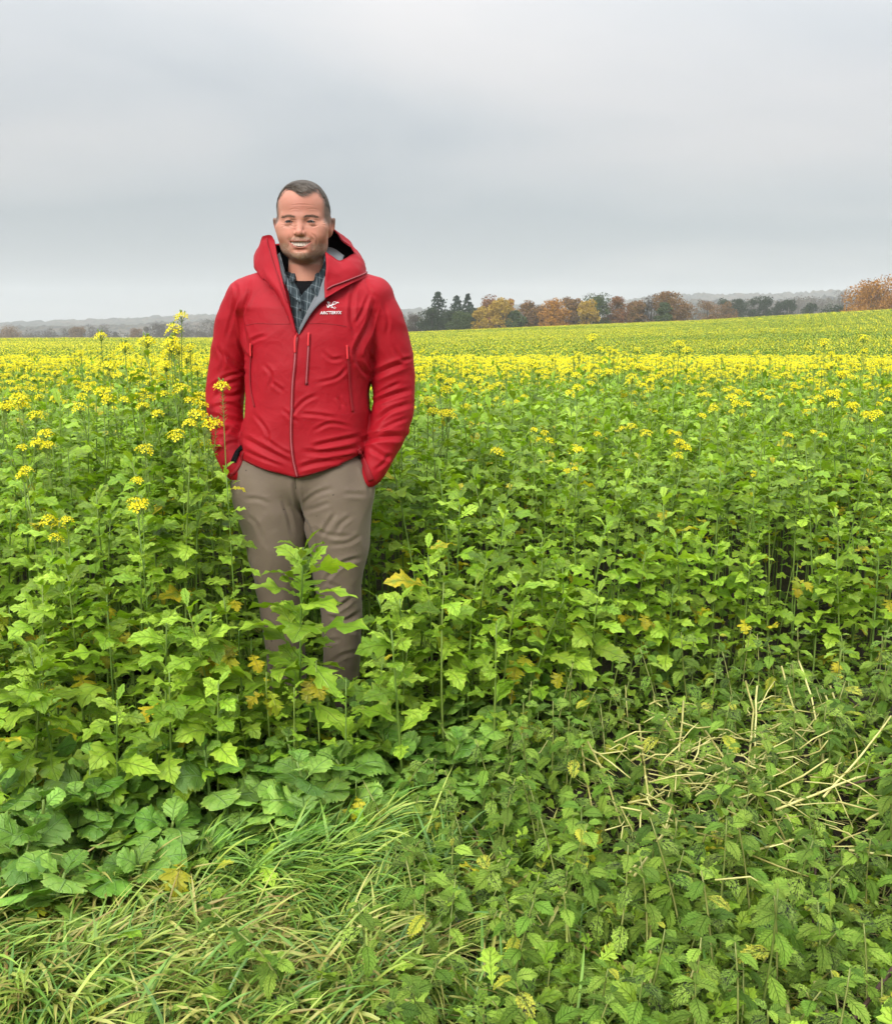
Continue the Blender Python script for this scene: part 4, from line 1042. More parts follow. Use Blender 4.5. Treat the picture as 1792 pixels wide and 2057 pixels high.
def tree(u0, u1, vtop, Y, kind, where, seed, vbase=None, lean=0, n=None):
    r_ = np.random.default_rng(seed)
    pl, pr = at(u0, vtop, Y), at(u1, vtop, Y); x = (pl.x + pr.x) / 2; W = (pr.x - pl.x) / 2 * 1.32; zt = pl.z
    zb = float(ground_z(x, Y)); H = zt - zb
    root = empty('conifer_tree' if kind == 'conifer' else 'broadleaf_tree', (x, Y, zb))
    tm = MB()
    sparse = kind in ('bare', 'grey')
    if kind == 'conifer':
        v, f, uv = tube_arrays([(0, 0, 0), (0, 0, H * .5), (0, 0, H * .98)], [H * .02, H * .014, H * .003], 7); tm.add(v, f, uv)
        Q = []
        nl = 26
        for k in range(nl):
            q = k / nl; z = H * (.10 + .89 * q); rad = 1.7 * W * (1 - q) ** .8 * r_.uniform(.75, 1.2) + .15
            for j in range(int(9 + 5 * (1 - q))):
                az = r_.uniform(0, 6.28); ll = rad * r_.uniform(.55, 1.1); m_ = 14
                t = r_.uniform(.15, 1, m_) ** .7
                c = np.stack([np.cos(az) * ll * t, np.sin(az) * ll * t, z - ll * .35 * t + .12 * ll * t ** 3 - r_.uniform(0, .35, m_) * H * .022], 1) + r_.normal(0, .12, (m_, 3))
                Q.append(leaf_quads(c, r_, r_.uniform(.12, .3, m_)))
        Q = np.vstack(Q)
    else:
        v, f, uv = tube_arrays([(0, 0, 0), (lean * .2, 0, H * .3), (lean, 0, H * .75)], [H * .03, H * .022, H * .008], 7); tm.add(v, f, uv)
        ncl = 26 if not sparse else 20
        cls = []
        for k in range(ncl):
            az = r_.uniform(0, 6.28); q = r_.uniform(0, 1) ** .6; zz = r_.uniform(.08, .93)
            env = math.sqrt(max(.35, 1 - ((zz - .42) / .6) ** 2)) if not sparse else math.sqrt(max(.05, 1 - ((zz - .62) / .42) ** 2))
            cls.append((math.cos(az) * W * .8 * q * env, math.sin(az) * W * .8 * q * env, H * zz, W * r_.uniform(.3, .55)))
        cls.append((0, 0, H * .88, W * .35)); cls.append((W * .1, 0, H * .6, W * .6)); cls.append((-W * .1, 0, H * .4, W * .65)); cls.append((W * .35, 0, H * .2, W * .5)); cls.append((-W * .35, 0, H * .22, W * .5))
        Q = []
        for (a_, b_, c_, rr) in cls:
            mid = np.array([lean * .5 + a_ * .15, b_ * .15, c_ * .5]); s = np.array([a_, b_, c_])
            v, f, uv = tube_arrays([(lean * .3 + a_ * .03, b_ * .03, c_ * .35), mid + (s - mid) * .4, s], [H * .012, H * .007, H * .003], 4, False); tm.add(v, f, uv)
            m_ = int((230 if not sparse else 60) * (n or 1))
            d = r_.normal(0, 1, (m_, 3)); d /= np.linalg.norm(d, axis=1)[:, None]
            c = s + d * (rr * r_.uniform(.35, 1.05, (m_, 1)) ** .6) * [1, 1, .8]
            if sparse:                                    # twigs: thin long pieces radiating out
                a2 = c + d * rr * .35 + r_.normal(0, .1, (m_, 3)); w_ = np.cross(d, [0, 1.0, 0]) * .045
                Q.append(np.stack([c - w_, c + w_, a2 + w_ * .3, a2 - w_ * .3], 1))
                d2 = r_.normal(0, 1, (m_ * 2, 3)); c2 = s + d2 / np.linalg.norm(d2, axis=1)[:, None] * rr * r_.uniform(.5, 1.1, (m_ * 2, 1))
                Q.append(leaf_quads(c2, r_, r_.uniform(.05, .14, m_ * 2)))
            else:
                Q.append(leaf_quads(c, r_, r_.uniform(.1, .26, m_)))
        Q = np.vstack(Q)
    Q[..., 2] = np.maximum(Q[..., 2], .05)
    F_ = np.arange(len(Q) * 4).reshape(-1, 4)
    link_obj('crown', build_mesh('crown', Q.reshape(-1, 3), F_, CM[kind], smooth=False), root)
    tm.obj('trunk', [m_bark], root)
    tag(root, '%s %s' % (TREEW[kind], where), 'tree', 'trees beyond the field')
T = [  # u0, u1, vtop, Y, kind, where
 (855, 905, 583, 235, 'conifer', 'standing tallest, leftmost of the three conifers'), (895, 940, 592, 240, 'conifer', 'in the middle of three'), (925, 955, 587, 250, 'conifer', 'rightmost of the three conifers'),
 (818, 850, 634, 225, 'bare', 'at the left foot of the tallest conifer'), (845, 890, 622, 222, 'dark', 'in front of the tallest conifer'), (885, 925, 625, 228, 'dark', 'under the middle conifer'), (905, 950, 628, 215, 'green', 'small and rounded in front of the conifers'),
 (935, 965, 620, 232, 'dark', 'between the right conifer and the golden tree'), (950, 985, 615, 225, 'gold', 'next to the conifers'), (960, 1010, 598, 245, 'rust', 'rising pale behind the golden trees'), (982, 1030, 602, 226, 'gold', 'largest of the golden ones'), (1010, 1042, 600, 240, 'orange', 'behind the largest golden tree'),
 (1020, 1055, 622, 224, 'green', 'wedged right of the golden trees'), (1040, 1085, 605, 236, 'brown', 'broad, left of the middle of the row'), (1075, 1105, 612, 240, 'brown', 'low in the middle of the row'), (1090, 1140, 604, 228, 'orange', 'round, in the middle of the row'),
 (1128, 1170, 598, 238, 'brown', 'right of the round orange tree'), (1160, 1198, 603, 230, 'gold', 'dull, before the large green tree'), (1175, 1228, 594, 236, 'green', 'largest green crown of the row'), (1218, 1262, 596, 240, 'rust', 'right of the large green crown'),
 (1255, 1285, 604, 244, 'brown', 'at the dip of the row'), (1268, 1300, 606, 236, 'brown', 'beside the thin-topped tree'), (1290, 1330, 594, 238, 'bare', 'thin-topped left of the last brown tree'), (1315, 1385, 590, 232, 'brown', 'last and wide at the right end of the row'), (1322, 1350, 605, 228, 'green', 'in front of the last wide brown tree'),
 (1370, 1388, 612, 420, 'grey', 'pale in the gap, left one'), (1388, 1410, 614, 430, 'grey', 'pale in the gap, right one'),
 (1405, 1440, 606, 290, 'brown', 'at the left end of the dark hedge'), (1430, 1478, 610, 280, 'brown', 'rounded before the dark hedge'), (1440, 1475, 598, 310, 'dark', 'first of the dark hedge'), (1470, 1505, 597, 312, 'dark', 'second of the dark hedge'), (1500, 1530, 596, 314, 'dark', 'third of the dark hedge'),
 (1524, 1556, 596, 312, 'dark', 'fourth of the dark hedge'), (1550, 1580, 601, 312, 'dark', 'fifth of the dark hedge'), (1575, 1602, 600, 312, 'dark', 'last of the dark hedge'), (1612, 1642, 604, 300, 'dark', 'single and rounded right of the hedge'),
 (1590, 1622, 586, 520, 'grey', 'behind the end of the hedge'), (1620, 1650, 590, 530, 'grey', 'second behind the hedge end'), (1650, 1680, 592, 540, 'grey', 'third behind the hedge end'), (1684, 1706, 577, 420, 'bare', 'tall and slender on the skyline'), (1640, 1668, 596, 500, 'grey', 'lowest in the mist at the right'), (1700, 1730, 592, 520, 'grey', 'left behind the orange corner tree'),
 (1708, 1800, 568, 215, 'orange', 'large in the right corner of the field'), (1775, 1900, 556, 212, 'orange', 'cut by the right edge of the picture'),
 (1655, 1710, 618, 260, 'dark', 'low bush before the orange corner tree')]
for k, (u0, u1, vt, Y, kd, wh) in enumerate(T):
    tree(u0, u1, vt, Y, kd, wh, 1000 + k, n=1.6 if u1 - u0 > 60 else 1)
LT = [(-10, 38, 660), (52, 90, 668), (85, 120, 664), (118, 145, 663), (140, 168, 660), (170, 200, 658), (196, 222, 657), (225, 238, 666), (262, 285, 662), (284, 304, 657), (302, 330, 652), (318, 345, 654), (340, 365, 655), (362, 392, 650), (388, 420, 648), (415, 450, 645), (445, 480, 640), (800, 822, 634), (812, 835, 628), (780, 805, 640)]
for k, (u0, u1, vt) in enumerate(LT):
    tree(u0, u1, vt - 2, 460 + (k % 3) * 15, 'bare' if k % 4 else 'brown', 'in the misty row at the left, ' + ['first', 'second', 'third', 'fourth', 'fifth', 'sixth', 'seventh', 'eighth', 'ninth', 'tenth', 'eleventh', 'twelfth', 'thirteenth', 'fourteenth', 'fifteenth', 'sixteenth', 'last'][k] + ' from the edge' if u1 < 500 else 'in the mist left of the conifers, ' + ['middle one', 'right one', 'left one'][k - 17], 1200 + k, n=1.5)
# hedge bushes and the farther ranks of wood on the plain
m_wood = crown_mat('far_wood_crowns', (0.06, 0.052, 0.035), (0.12, 0.09, 0.055))
def wood(name, u0, u1, vt0, vt1, Y, n, seed, label):
    r_ = np.random.default_rng(seed); Q = []
    for k in range(n):
        u = r_.uniform(u0, u1); vt = np.interp(u, [u0, u1], [vt0, vt1]) + r_.uniform(0, 10); YY_ = Y + r_.uniform(0, 60)
        p = at(u, vt, YY_); W = Y * r_.uniform(.008, .014); m_ = 130
        d = r_.normal(0, 1, (m_, 3)); d /= np.linalg.norm(d, axis=1)[:, None]
        Q.append(leaf_quads(np.array([p.x, p.y, p.z - W]) + d * W * [1, 1, 1.1] * r_.uniform(.6, 1, (m_, 1)), r_, Y * .0011))
        d[:, 2] = -abs(d[:, 2]) * 2
        Q.append(leaf_quads(np.array([p.x, p.y, p.z - W]) + d * W * [1, 1, 1] * r_.uniform(.3, 1, (m_, 1)), r_, Y * .0012))
    Q = np.vstack(Q); o = link_obj(name, build_mesh(name, Q.reshape(-1, 3), np.arange(len(Q) * 4).reshape(-1, 4), m_wood, smooth=False)); tag(o, label, kind='stuff')
wood('far_wood', 1320, 1830, 604, 592, 640, 90, 31, 'far-off belt of bare woodland at the right, dull in the mist')
wood('far_hedge', -60, 480, 672, 660, 560, 110, 32, 'low far-off hedge line at the left in the mist')
# ------------------------------------------------------------------ the man
MX, MY = at(606, 1000, 3.2).x, 3.2
f32 = np.float32
def Lp(u, v, dy):
    p = at(u, v, MY + dy); return np.array([p.x - MX, dy, p.z])
class Grid:
    def __init__(s, lo, hi, h):
        s.lo = np.array(lo, f32); s.h = h; s.n = np.ceil((np.array(hi) - lo) / h).astype(int) + 1
        ax = [s.lo[i] + h * np.arange(s.n[i], dtype=f32) for i in range(3)]
        s.X, s.Y, s.Z = ax[0][:, None, None], ax[1][None, :, None], ax[2][None, None, :]
        s.F = np.full(tuple(s.n), 1.0, f32)
    def sph(s, c, r): return np.sqrt((s.X - c[0]) ** 2 + (s.Y - c[1]) ** 2 + (s.Z - c[2]) ** 2) - f32(r)
    def ell(s, c, r, rot=None):
        x, y, z = s.X - f32(c[0]), s.Y - f32(c[1]), s.Z - f32(c[2])
        if rot is not None:
            R_ = np.array(Euler(rot).to_matrix().transposed(), f32)
            x, y, z = (R_[0, 0] * x + R_[0, 1] * y + R_[0, 2] * z), (R_[1, 0] * x + R_[1, 1] * y + R_[1, 2] * z), (R_[2, 0] * x + R_[2, 1] * y + R_[2, 2] * z)
        k = np.sqrt((x / f32(r[0])) ** 2 + (y / f32(r[1])) ** 2 + (z / f32(r[2])) ** 2)
        return (k - 1) * f32(min(r) * .6 + .4 * sorted(r)[1])
    def cone(s, a, b, ra, rb, sq=1.0):
        a = np.array(a, f32); b = np.array(b, f32); d = b - a; dd = float(d @ d) + 1e-9
        t = np.clip(((s.X - a[0]) * d[0] + (s.Y - a[1]) * d[1] + (s.Z - a[2]) * d[2]) / dd, 0, 1)
        return np.sqrt((s.X - a[0] - t * d[0]) ** 2 + ((s.Y - a[1] - t * d[1]) / sq) ** 2 + (s.Z - a[2] - t * d[2]) ** 2) - (ra + (rb - ra) * t)
    def add(s, g, k=0.0): s.F = smin(s.F, g, k)
    def cut(s, g, k=0.0): s.F = -smin(-s.F, g, k)
def smin(a, b, k):
    if k <= 0: return np.minimum(a, b)
    h = np.clip(.5 + .5 * (b - a) / k, 0, 1)
    return (b + (a - b) * h - k * h * (1 - h)).astype(f32)
def nets(G):
    F_ = G.F; nx, ny, nz = F_.shape; S = F_ < 0
    acc = np.zeros((nx - 1, ny - 1, nz - 1, 3), f32); cnt = np.zeros((nx - 1, ny - 1, nz - 1), np.uint8)
    eds = []
    for ax in range(3):
        sl0 = [slice(None)] * 3; sl1 = [slice(None)] * 3; sl0[ax] = slice(0, -1); sl1[ax] = slice(1, None)
        a_, b_ = S[tuple(sl0)], S[tuple(sl1)]
        idx = np.argwhere(a_ != b_)
        if len(idx) == 0: continue
        i0 = idx.copy(); i1 = idx.copy(); i1[:, ax] += 1
        fa, fb = F_[tuple(i0.T)], F_[tuple(i1.T)]
        t = fa / (fa - fb)
        p = idx.astype(f32); p[:, ax] += t
        o1, o2 = [q for q in range(3) if q != ax]
        for d1 in (0, 1):
            for d2 in (0, 1):
                c = idx.copy(); c[:, o1] -= d1; c[:, o2] -= d2
                ok = (c[:, o1] >= 0) & (c[:, o2] >= 0) & (c[:, o1] < acc.shape[o1]) & (c[:, o2] < acc.shape[o2])
                cc = tuple(c[ok].T)
                np.add.at(acc, cc, p[ok]); np.add.at(cnt, cc, 1)
        eds.append((ax, o1, o2, idx, fa < 0))
    vid = -np.ones(cnt.shape, np.int64); m = cnt > 0; vid[m] = np.arange(m.sum())
    V = acc[m] / cnt[m][:, None] * G.h + G.lo
    Q = []
    for ax, o1, o2, idx, neg in eds:
        ok = (idx[:, o1] > 0) & (idx[:, o2] > 0) & (idx[:, o1] < cnt.shape[o1]) & (idx[:, o2] < cnt.shape[o2])
        idx, ng = idx[ok], neg[ok]
        def c(d1, d2):
            q = idx.copy(); q[:, o1] -= d1; q[:, o2] -= d2; return vid[tuple(q.T)]
        q = np.stack([c(1, 1), c(0, 1), c(0, 0), c(1, 0)], 1)
        flip = ng if ax != 1 else ~ng
        q[~flip] = q[~flip][:, ::-1]
        Q.append(q)
    return V, np.vstack(Q)
def vnormals(V, Q):
    n = np.cross(V[Q[:, 2]] - V[Q[:, 0]], V[Q[:, 3]] - V[Q[:, 1]]); N_ = np.zeros_like(V)
    for k in range(4): np.add.at(N_, Q[:, k], n)
    return N_ / (np.linalg.norm(N_, axis=1)[:, None] + 1e-12)
def smooth(V, Q, it=2, lam=.5):
    E = np.vstack([Q[:, [0, 1]], Q[:, [1, 2]], Q[:, [2, 3]], Q[:, [3, 0]]])
    deg = np.zeros(len(V)); np.add.at(deg, E[:, 0], 1); np.add.at(deg, E[:, 1], 1)
    for _ in range(it):
        A = np.zeros_like(V)
        for k in range(3):
            A[:, k] = np.bincount(E[:, 0], V[E[:, 1], k], len(V)) + np.bincount(E[:, 1], V[E[:, 0], k], len(V))
        V = np.where(deg[:, None] > 0, V * (1 - lam) + lam * A / np.maximum(deg, 1)[:, None], V)
    return V
def proj_uv(V):
    """picture coordinates of figure-local points"""
    dx, dy, dz = V[:, 0] + MX, V[:, 1] + MY, V[:, 2] - CAMH
    d = dy * CP - dz * SP
    return np.stack([(dx / d * FPX + 445.5) / US, (512 - (dy * SP + dz * CP) / d * FPX) / US], 1)
def seg_dist(P, poly):
    best = np.full(len(P), 1e9); along = np.zeros(len(P))
    for i in range(len(poly) - 1):
        a_ = np.array(poly[i], float); b_ = np.array(poly[i + 1], float); d = b_ - a_
        t = np.clip(((P - a_) @ d) / (d @ d), 0, 1); q = np.linalg.norm(P - a_ - t[:, None] * d, axis=1)
        m = q < best; best = np.where(m, q, best); along = np.where(m, (i + t) / (len(poly) - 1), along)
    return best, along
def fold(V, Nn, uv, polys, amp, wid, front=True):
    """press creases with raised shoulders along lines drawn on the front of the cloth"""
    off = np.zeros(len(V)); facing = np.clip((-Nn[:, 1] + .15) * 3, 0, 1) if front else 1
    for q in polys:
        A_, W_ = amp, wid
        if isinstance(q, dict): A_ = q.get('a', amp); W_ = q.get('w', wid); q = q['p']
        q = catmull([np.array(p, float) for p in q], 4)
        d, al = seg_dist(uv, q); fade = np.clip(np.minimum(al, 1 - al) * 4 + .12, 0, 1)
        off += fade * (-A_ * np.exp(-d / (W_ * .8)) + .8 * A_ * np.exp(-np.abs(d - 1.9 * W_) / (W_ * .9)))
    return V + Nn * (off * facing)[:, None]
def catmull(P, n=4):
    P = [P[0] * 2 - P[1]] + list(P) + [P[-1] * 2 - P[-2]]; out = []
    for i in range(1, len(P) - 2):
        p0, p1, p2, p3 = P[i - 1], P[i], P[i + 1], P[i + 2]
        for k in range(n):
            t = k / n
            out.append(.5 * ((2 * p1) + (p2 - p0) * t + (2 * p0 - 5 * p1 + 4 * p2 - p3) * t * t + (3 * p1 - p0 - 3 * p2 + p3) * t ** 3))
    out.append(P[-2]); return np.array(out)
def vnoise(V, s, seed=0):
    return np.array([mnoise.noise(Vector((x * s + seed, y * s, z * s))) for x, y, z in V])
man = empty('person', (MX, MY, 0))
tag(man, 'smiling man in a red hooded rain jacket and grey-brown trousers, hands in his pockets', 'person')

# ---- cloth materials
def cloth_red(name='red_shell_cloth', c0=(0.28, 0.004, 0.009), c1=(0.39, 0.006, 0.016)):
    b = NB(name); t = b.n('TexCoord')
    n = b.noise(t.outputs['Object'], 7, 5, .6); n2 = b.noise(t.outputs['Object'], 900, 2, .5); n3 = b.math('ABSOLUTE', b.math('SUBTRACT', b.noise(t.outputs['Object'], 13, 3, .5, .9), .5)); n3 = b.math('MULTIPLY', n3, -3.0)
    c = b.mix(n, c0, c1)
    h = b.math('ADD', b.math('MULTIPLY', n3, 1.0), b.math('MULTIPLY', n2, .02))
    return b.done(b.principled(c, .62, b.bump(h, .20, .006), .22))
m_red = cloth_red()
m_redtape = cloth_red('dark_red_tape', (0.20, 0.008, 0.012), (0.28, 0.012, 0.018))
m_redtab = cloth_red('red_pull_cord', (0.60, 0.03, 0.04), (0.72, 0.05, 0.05))
m_ziplight = simple_mat('zip_teeth', (0.38, 0.10, 0.11), .35, .2, 300, .5)
m_black = simple_mat('black_cloth', (0.006, 0.006, 0.007), .85, .2, 60, .1)
m_grey = simple_mat('grey_lining', (0.16, 0.17, 0.18), .6, .12, 60, .4, .2)
m_white = simple_mat('white_embroidery', (0.82, 0.80, 0.80), .6, .05, 300)
def trouser_mat():
    b = NB('taupe_trousers'); t = b.n('TexCoord')
    n = b.noise(t.outputs['Object'], 5, 5, .6); w = b.noise(t.outputs['Object'], 800, 2); n3 = b.noise(t.outputs['Object'], 22, 3, .5, .6)
    c = b.mix(n, (0.135, 0.100, 0.071), (0.195, 0.146, 0.105))
    sp = b.noise(t.outputs['Object'], 60, 2, .5); c = b.mix(b.rmap(sp, .72, .76), c, (0.05, 0.035, 0.025))
    return b.done(b.principled(c, .68, b.bump(b.math('ADD', b.math('MULTIPLY', w, .05), n3), .35, .008), .3, Sheen_Weight=.1))
m_trouser = trouser_mat()
def plaid_mat():
    b = NB('plaid_shirt_cloth'); t = b.n('TexCoord'); sp = b.n('SeparateXYZ'); b.l(t.outputs['Object'], sp.inputs[0])
    def band(s, per, ph, w):
        f_ = b.math('ABSOLUTE', b.math('SUBTRACT', b.math('FRACT', b.math('MULTIPLY_ADD', s, 1 / per, ph)), .5))
        return b.rmap(f_, w - .02, w + .02, 1, 0)
    wz = b.noise(t.outputs['Object'], 20, 2)
    x = b.math('ADD', sp.outputs[0], b.math('MULTIPLY', wz, .012)); z = b.math('ADD', sp.outputs[2], b.math('MULTIPLY', x, .35))
    base = (0.040, 0.056, 0.062)
    c = b.mix(b.math('MULTIPLY', band(x, .030, 0, .20), .6), base, (0.02, 0.028, 0.033))
    c = b.mix(b.math('MULTIPLY', band(z, .030, .3, .20), .5), c, (0.02, 0.028, 0.033))
    c = b.mix(b.math('MULTIPLY', band(x, .030, .5, .05), .24), c, (0.42, 0.48, 0.50))
    c = b.mix(b.math('MULTIPLY', band(z, .030, .85, .05), .18), c, (0.42, 0.48, 0.50))
    c = b.mix(b.math('MULTIPLY', band(x, .030, .17, .02), .4), c, (0.30, 0.36, 0.38))
    return b.done(b.principled(c, .8, b.bump(b.noise(t.outputs['Object'], 700, 2), .2, .001), .2))
m_plaid = plaid_mat()

# ---- jacket body
def body_field(G, off=0.0):
    """torso under the jacket: stacked super-ellipses between two side outlines"""
    tab = [(548, 545, 690, .10, .04), (565, 508, 728, .115, .03), (585, 486, 752, .125, .02), (620, 484, 762, .140, .0), (680, 490, 756, .155, .0), (720, 496, 748, .160, .0), (780, 497, 742, .163, .0), (850, 491, 741, .165, .0), (900, 486, 737, .165, .0), (930, 487, 728, .165, .0), (1000, 490, 722, .16, 0)]
    zs = np.array([Lp(600, r[0], 0)[2] for r in tab]); xl = np.array([Lp(r[1], r[0], 0)[0] for r in tab]); xr = np.array([Lp(r[2], r[0], 0)[0] for r in tab])
    dp = np.array([r[3] for r in tab]); yc = np.array([r[4] for r in tab])
    o = np.argsort(zs); z = G.Z[0, 0]
    XL, XR, D_, YC = [np.interp(z, zs[o], q[o]).astype(f32) for q in (xl, xr, dp, yc)]
    cx = (XL + XR) / 2; A_ = (XR - XL) / 2 + off; B_ = D_ + off
    k = (np.abs((G.X - cx) / A_) ** 2.5 + np.abs((G.Y - YC) / B_) ** 2.5) ** (1 / 2.5)
    f_ = (k - 1) * np.minimum(A_, B_)
    top = Lp(600, 556, 0)[2] + off
    return np.maximum(f_, (G.Z - top)).astype(f32)
def polygon_sdf(G, pts):
    """2-D signed distance in the x-z plane"""
    x = G.X[:, 0, 0][:, None]; z = G.Z[0, 0][None, :]
    d = np.full((x.shape[0], z.shape[1]), 1e9, f32); s = np.ones_like(d)
    n_ = len(pts)
    for i in range(n_):
        a_ = pts[i]; b_ = pts[(i + 1) % n_]; ex, ez = b_[0] - a_[0], b_[1] - a_[1]
        wx, wz = x - a_[0], z - a_[1]; t = np.clip((wx * ex + wz * ez) / (ex * ex + ez * ez), 0, 1)
        d = np.minimum(d, (wx - ex * t) ** 2 + (wz - ez * t) ** 2)
        c1 = (z >= a_[1]) & (z < b_[1]) & (ex * wz > ez * wx); c2 = (z < a_[1]) & (z >= b_[1]) & (ex * wz < ez * wx)
        s = np.where(c1 | c2, -s, s)
    return (np.sqrt(d) * s)[:, None, :].astype(f32)
lo = Lp(400, 985, 0); hi = Lp(850, 500, 0)
G = Grid((lo[0] - .02, -.24, lo[2]), (hi[0] + .02, .24, hi[2]), .0042)
G.F = body_field(G)
def chain(G, pts, k=.02, sq=1.0):
    pts = [tuple(p) for p in catmull([np.array(p, float) for p in pts], 3)]
    for i in range(len(pts) - 1):
        (u, v, dy, r), (u2, v2, dy2, r2) = pts[i], pts[i + 1]
        G.add(G.cone(Lp(u, v, dy), Lp(u2, v2, dy2), r / 600, r2 / 600, sq), k)
# shoulders
G.add(G.cone(Lp(560, 562, .02), Lp(497, 597, .01), .050, .056, 1.3), .05)
G.add(G.cone(Lp(660, 562, .02), Lp(752, 594, .01), .050, .060, 1.3), .05)
LARM = [(494, 606, .01, 35), (474, 650, .015, 37), (464, 705, .03, 36), (457, 760, .04, 36), (453, 805, .035, 34), (455, 850, .015, 32), (461, 890, -.015, 28), (470, 922, -.045, 23), (477, 942, -.06, 19), (484, 955, -.062, 14)]
RARM = [(752, 604, .01, 38), (768, 650, .015, 40), (780, 705, .03, 42), (787, 760, .04, 43), (788, 808, .035, 42), (780, 855, .01, 38), (767, 895, -.02, 32), (757, 925, -.045, 25), (748, 950, -.06, 19), (738, 966, -.062, 14)]
A2 = Grid.__new__(Grid); A2.__dict__.update(G.__dict__); A2.F = np.full_like(G.F, 1.0)
chain(A2, LARM, .015, 1.05); chain(A2, RARM, .015, 1.05)
# flared cuffs
A2.add(A2.cone(Lp(462, 895, -.02), Lp(472, 940, -.055), .038, .026, .9), .01)
A2.add(A2.cone(Lp(772, 890, -.02), Lp(752, 948, -.055), .050, .026, .9), .012)
A2.add(A2.cone(Lp(800, 855, .01), Lp(815, 868, .005), .03, .006), .02)      # fold sticking out at the right elbow
G.F = smin(G.F, A2.F, .012)
# hem
hx = [(470, 921), (487, 927), (540, 944), (600, 959), (660, 942), (722, 916), (745, 905)]
zh = [(Lp(u, v, -.13)[0], Lp(u, v, -.13)[2]) for u, v in hx]
Zh = np.interp(G.X[:, 0, 0], [q[0] for q in zh], [q[1] for q in zh]).astype(f32)[:, None, None]
hemf = (Zh - G.Z) * .95
isb = body_field(G) < .012
G.F = np.where(isb & (A2.F > .004), -smin(-G.F, -hemf, .006), G.F)
low = Lp(600, 962, -.13)[2]; G.F = np.where((G.Z < low) & (A2.F > .004), np.abs(G.F) + .002, G.F)
# the open V at the neck and the hole for the neck
Vp = [(598, 678), (586, 632), (574, 588), (560, 548), (550, 500), (550, 440), (672, 440), (668, 520), (664, 570), (655, 598), (637, 612), (618, 637)]
vpl = [(Lp(u, v, -.14)[0], Lp(u, v, -.14)[2]) for u, v in Vp]
vs_ = polygon_sdf(G, vpl)
G.cut(np.maximum(vs_, (G.Y - f32(.0))), .006)
G.cut(np.maximum(np.sqrt((G.X - Lp(608, 540, 0)[0]) ** 2 + (G.Y - .02) ** 2) - .085, -(G.Z - Lp(600, 585, 0)[2])), .01)
for gp in ([(492, 772), (488, 800), (487, 838), (490, 846), (494, 835), (496, 800)], [(741, 770), (738, 795), (739, 826), (743, 834), (746, 815), (745, 790)]):   # daylight between the arms and the body
    G.cut(polygon_sdf(G, [(Lp(u, v, -.05)[0], Lp(u, v, -.05)[2]) for u, v in gp]) + G.Y * 0 - .001, .006)
V, Q = nets(G); V = smooth(V, Q, 3); Nn = vnormals(V, Q); uv = proj_uv(V)
z2 = lambda *p: [(397.9 + .26507 * x, 442.1 + .26507 * y) for x, y in p]
JF = [dict(p=z2((390, 560), (345, 680), (335, 780), (380, 970)), a=.012, w=5), z2((300, 620), (250, 760), (215, 900)), z2((400, 440), (395, 560), (350, 700)), z2((280, 480), (300, 560), (275, 690)),
      dict(p=z2((205, 1010), (290, 1120), (370, 1170)), a=.009), z2((90, 1280), (220, 1190), (340, 1160)), z2((120, 1370), (200, 1260), (300, 1230)), dict(p=z2((335, 1310), (250, 1340), (140, 1330)), a=.008),
      z2((345, 1450), (230, 1400), (110, 1430)), dict(p=z2((335, 1540), (220, 1510), (100, 1490)), a=.008), dict(p=z2((335, 1645), (230, 1600), (120, 1600)), a=.008), z2((330, 1700), (240, 1700), (170, 1770)), z2((250, 1560), (190, 1650), (200, 1720)),
      z2((300, 860), (330, 980), (390, 1060)), z2((150, 960), (190, 1060), (180, 1140)),
      dict(p=z2((345, 1650), (500, 1740), (700, 1840)), a=.009, w=5), z2((480, 1640), (620, 1740), (720, 1790)), z2((345, 1740), (460, 1800), (640, 1870)), z2((560, 1230), (640, 1300)), z2((640, 1440), (760, 1540)), z2((420, 1470), (520, 1600), (540, 1700)),
      dict(p=z2((860, 1725), (1000, 1690), (1240, 1640)), a=.009), dict(p=z2((800, 1760), (1000, 1765), (1215, 1725)), a=.009), z2((980, 1800), (1200, 1780)), dict(p=z2((760, 1885), (900, 1845), (1200, 1800)), a=.008),
      z2((1040, 1500), (900, 1480), (780, 1470)), z2((1150, 1570), (1000, 1545), (880, 1600)), z2((900, 1330), (800, 1380), (690, 1500)), z2((520, 880), (450, 900), (400, 930)), z2((900, 1240), (1050, 1200), (1130, 1120)), z2((500, 1100), (560, 1180), (540, 1290)),
      z2((1060, 1340), (1100, 1420)), z2((950, 1000), (1010, 1060), (1100, 1050)),
      dict(p=z2((1345, 600), (1290, 800), (1200, 990), (1215, 1080)), a=.012, w=6), dict(p=z2((1185, 470), (1165, 620), (1160, 770), (1200, 900)), a=.008), z2((1300, 560), (1240, 700), (1180, 800)), z2((1260, 430), (1300, 530), (1350, 600)), z2((1400, 640), (1440, 760), (1430, 880)),
      dict(p=z2((1200, 1060), (1250, 1140), (1310, 1190)), a=.01), dict(p=z2((1310, 1195), (1450, 1130), (1580, 1080)), a=.012, w=6), z2((1320, 1340), (1420, 1290), (1540, 1230)), dict(p=z2((1300, 1400), (1450, 1340), (1620, 1290)), a=.009), dict(p=z2((1340, 1540), (1450, 1450), (1620, 1390)), a=.01),
      z2((1330, 1640), (1450, 1560), (1590, 1500)), dict(p=z2((1225, 1690), (1370, 1650), (1560, 1640)), a=.014, w=6), dict(p=z2((1290, 1720), (1400, 1790), (1470, 1800)), a=.008), z2((1340, 1900), (1400, 1850), (1450, 1780)), z2((1480, 960), (1540, 1060), (1620, 1050)), z2((1330, 900), (1300, 1000), (1330, 1100))]
V = fold(V, Nn, uv, [dict(p=q['p'], a=q['a'] * .75, w=q.get('w', 4.6)) if isinstance(q, dict) else q for q in JF], .0042, 3.4)
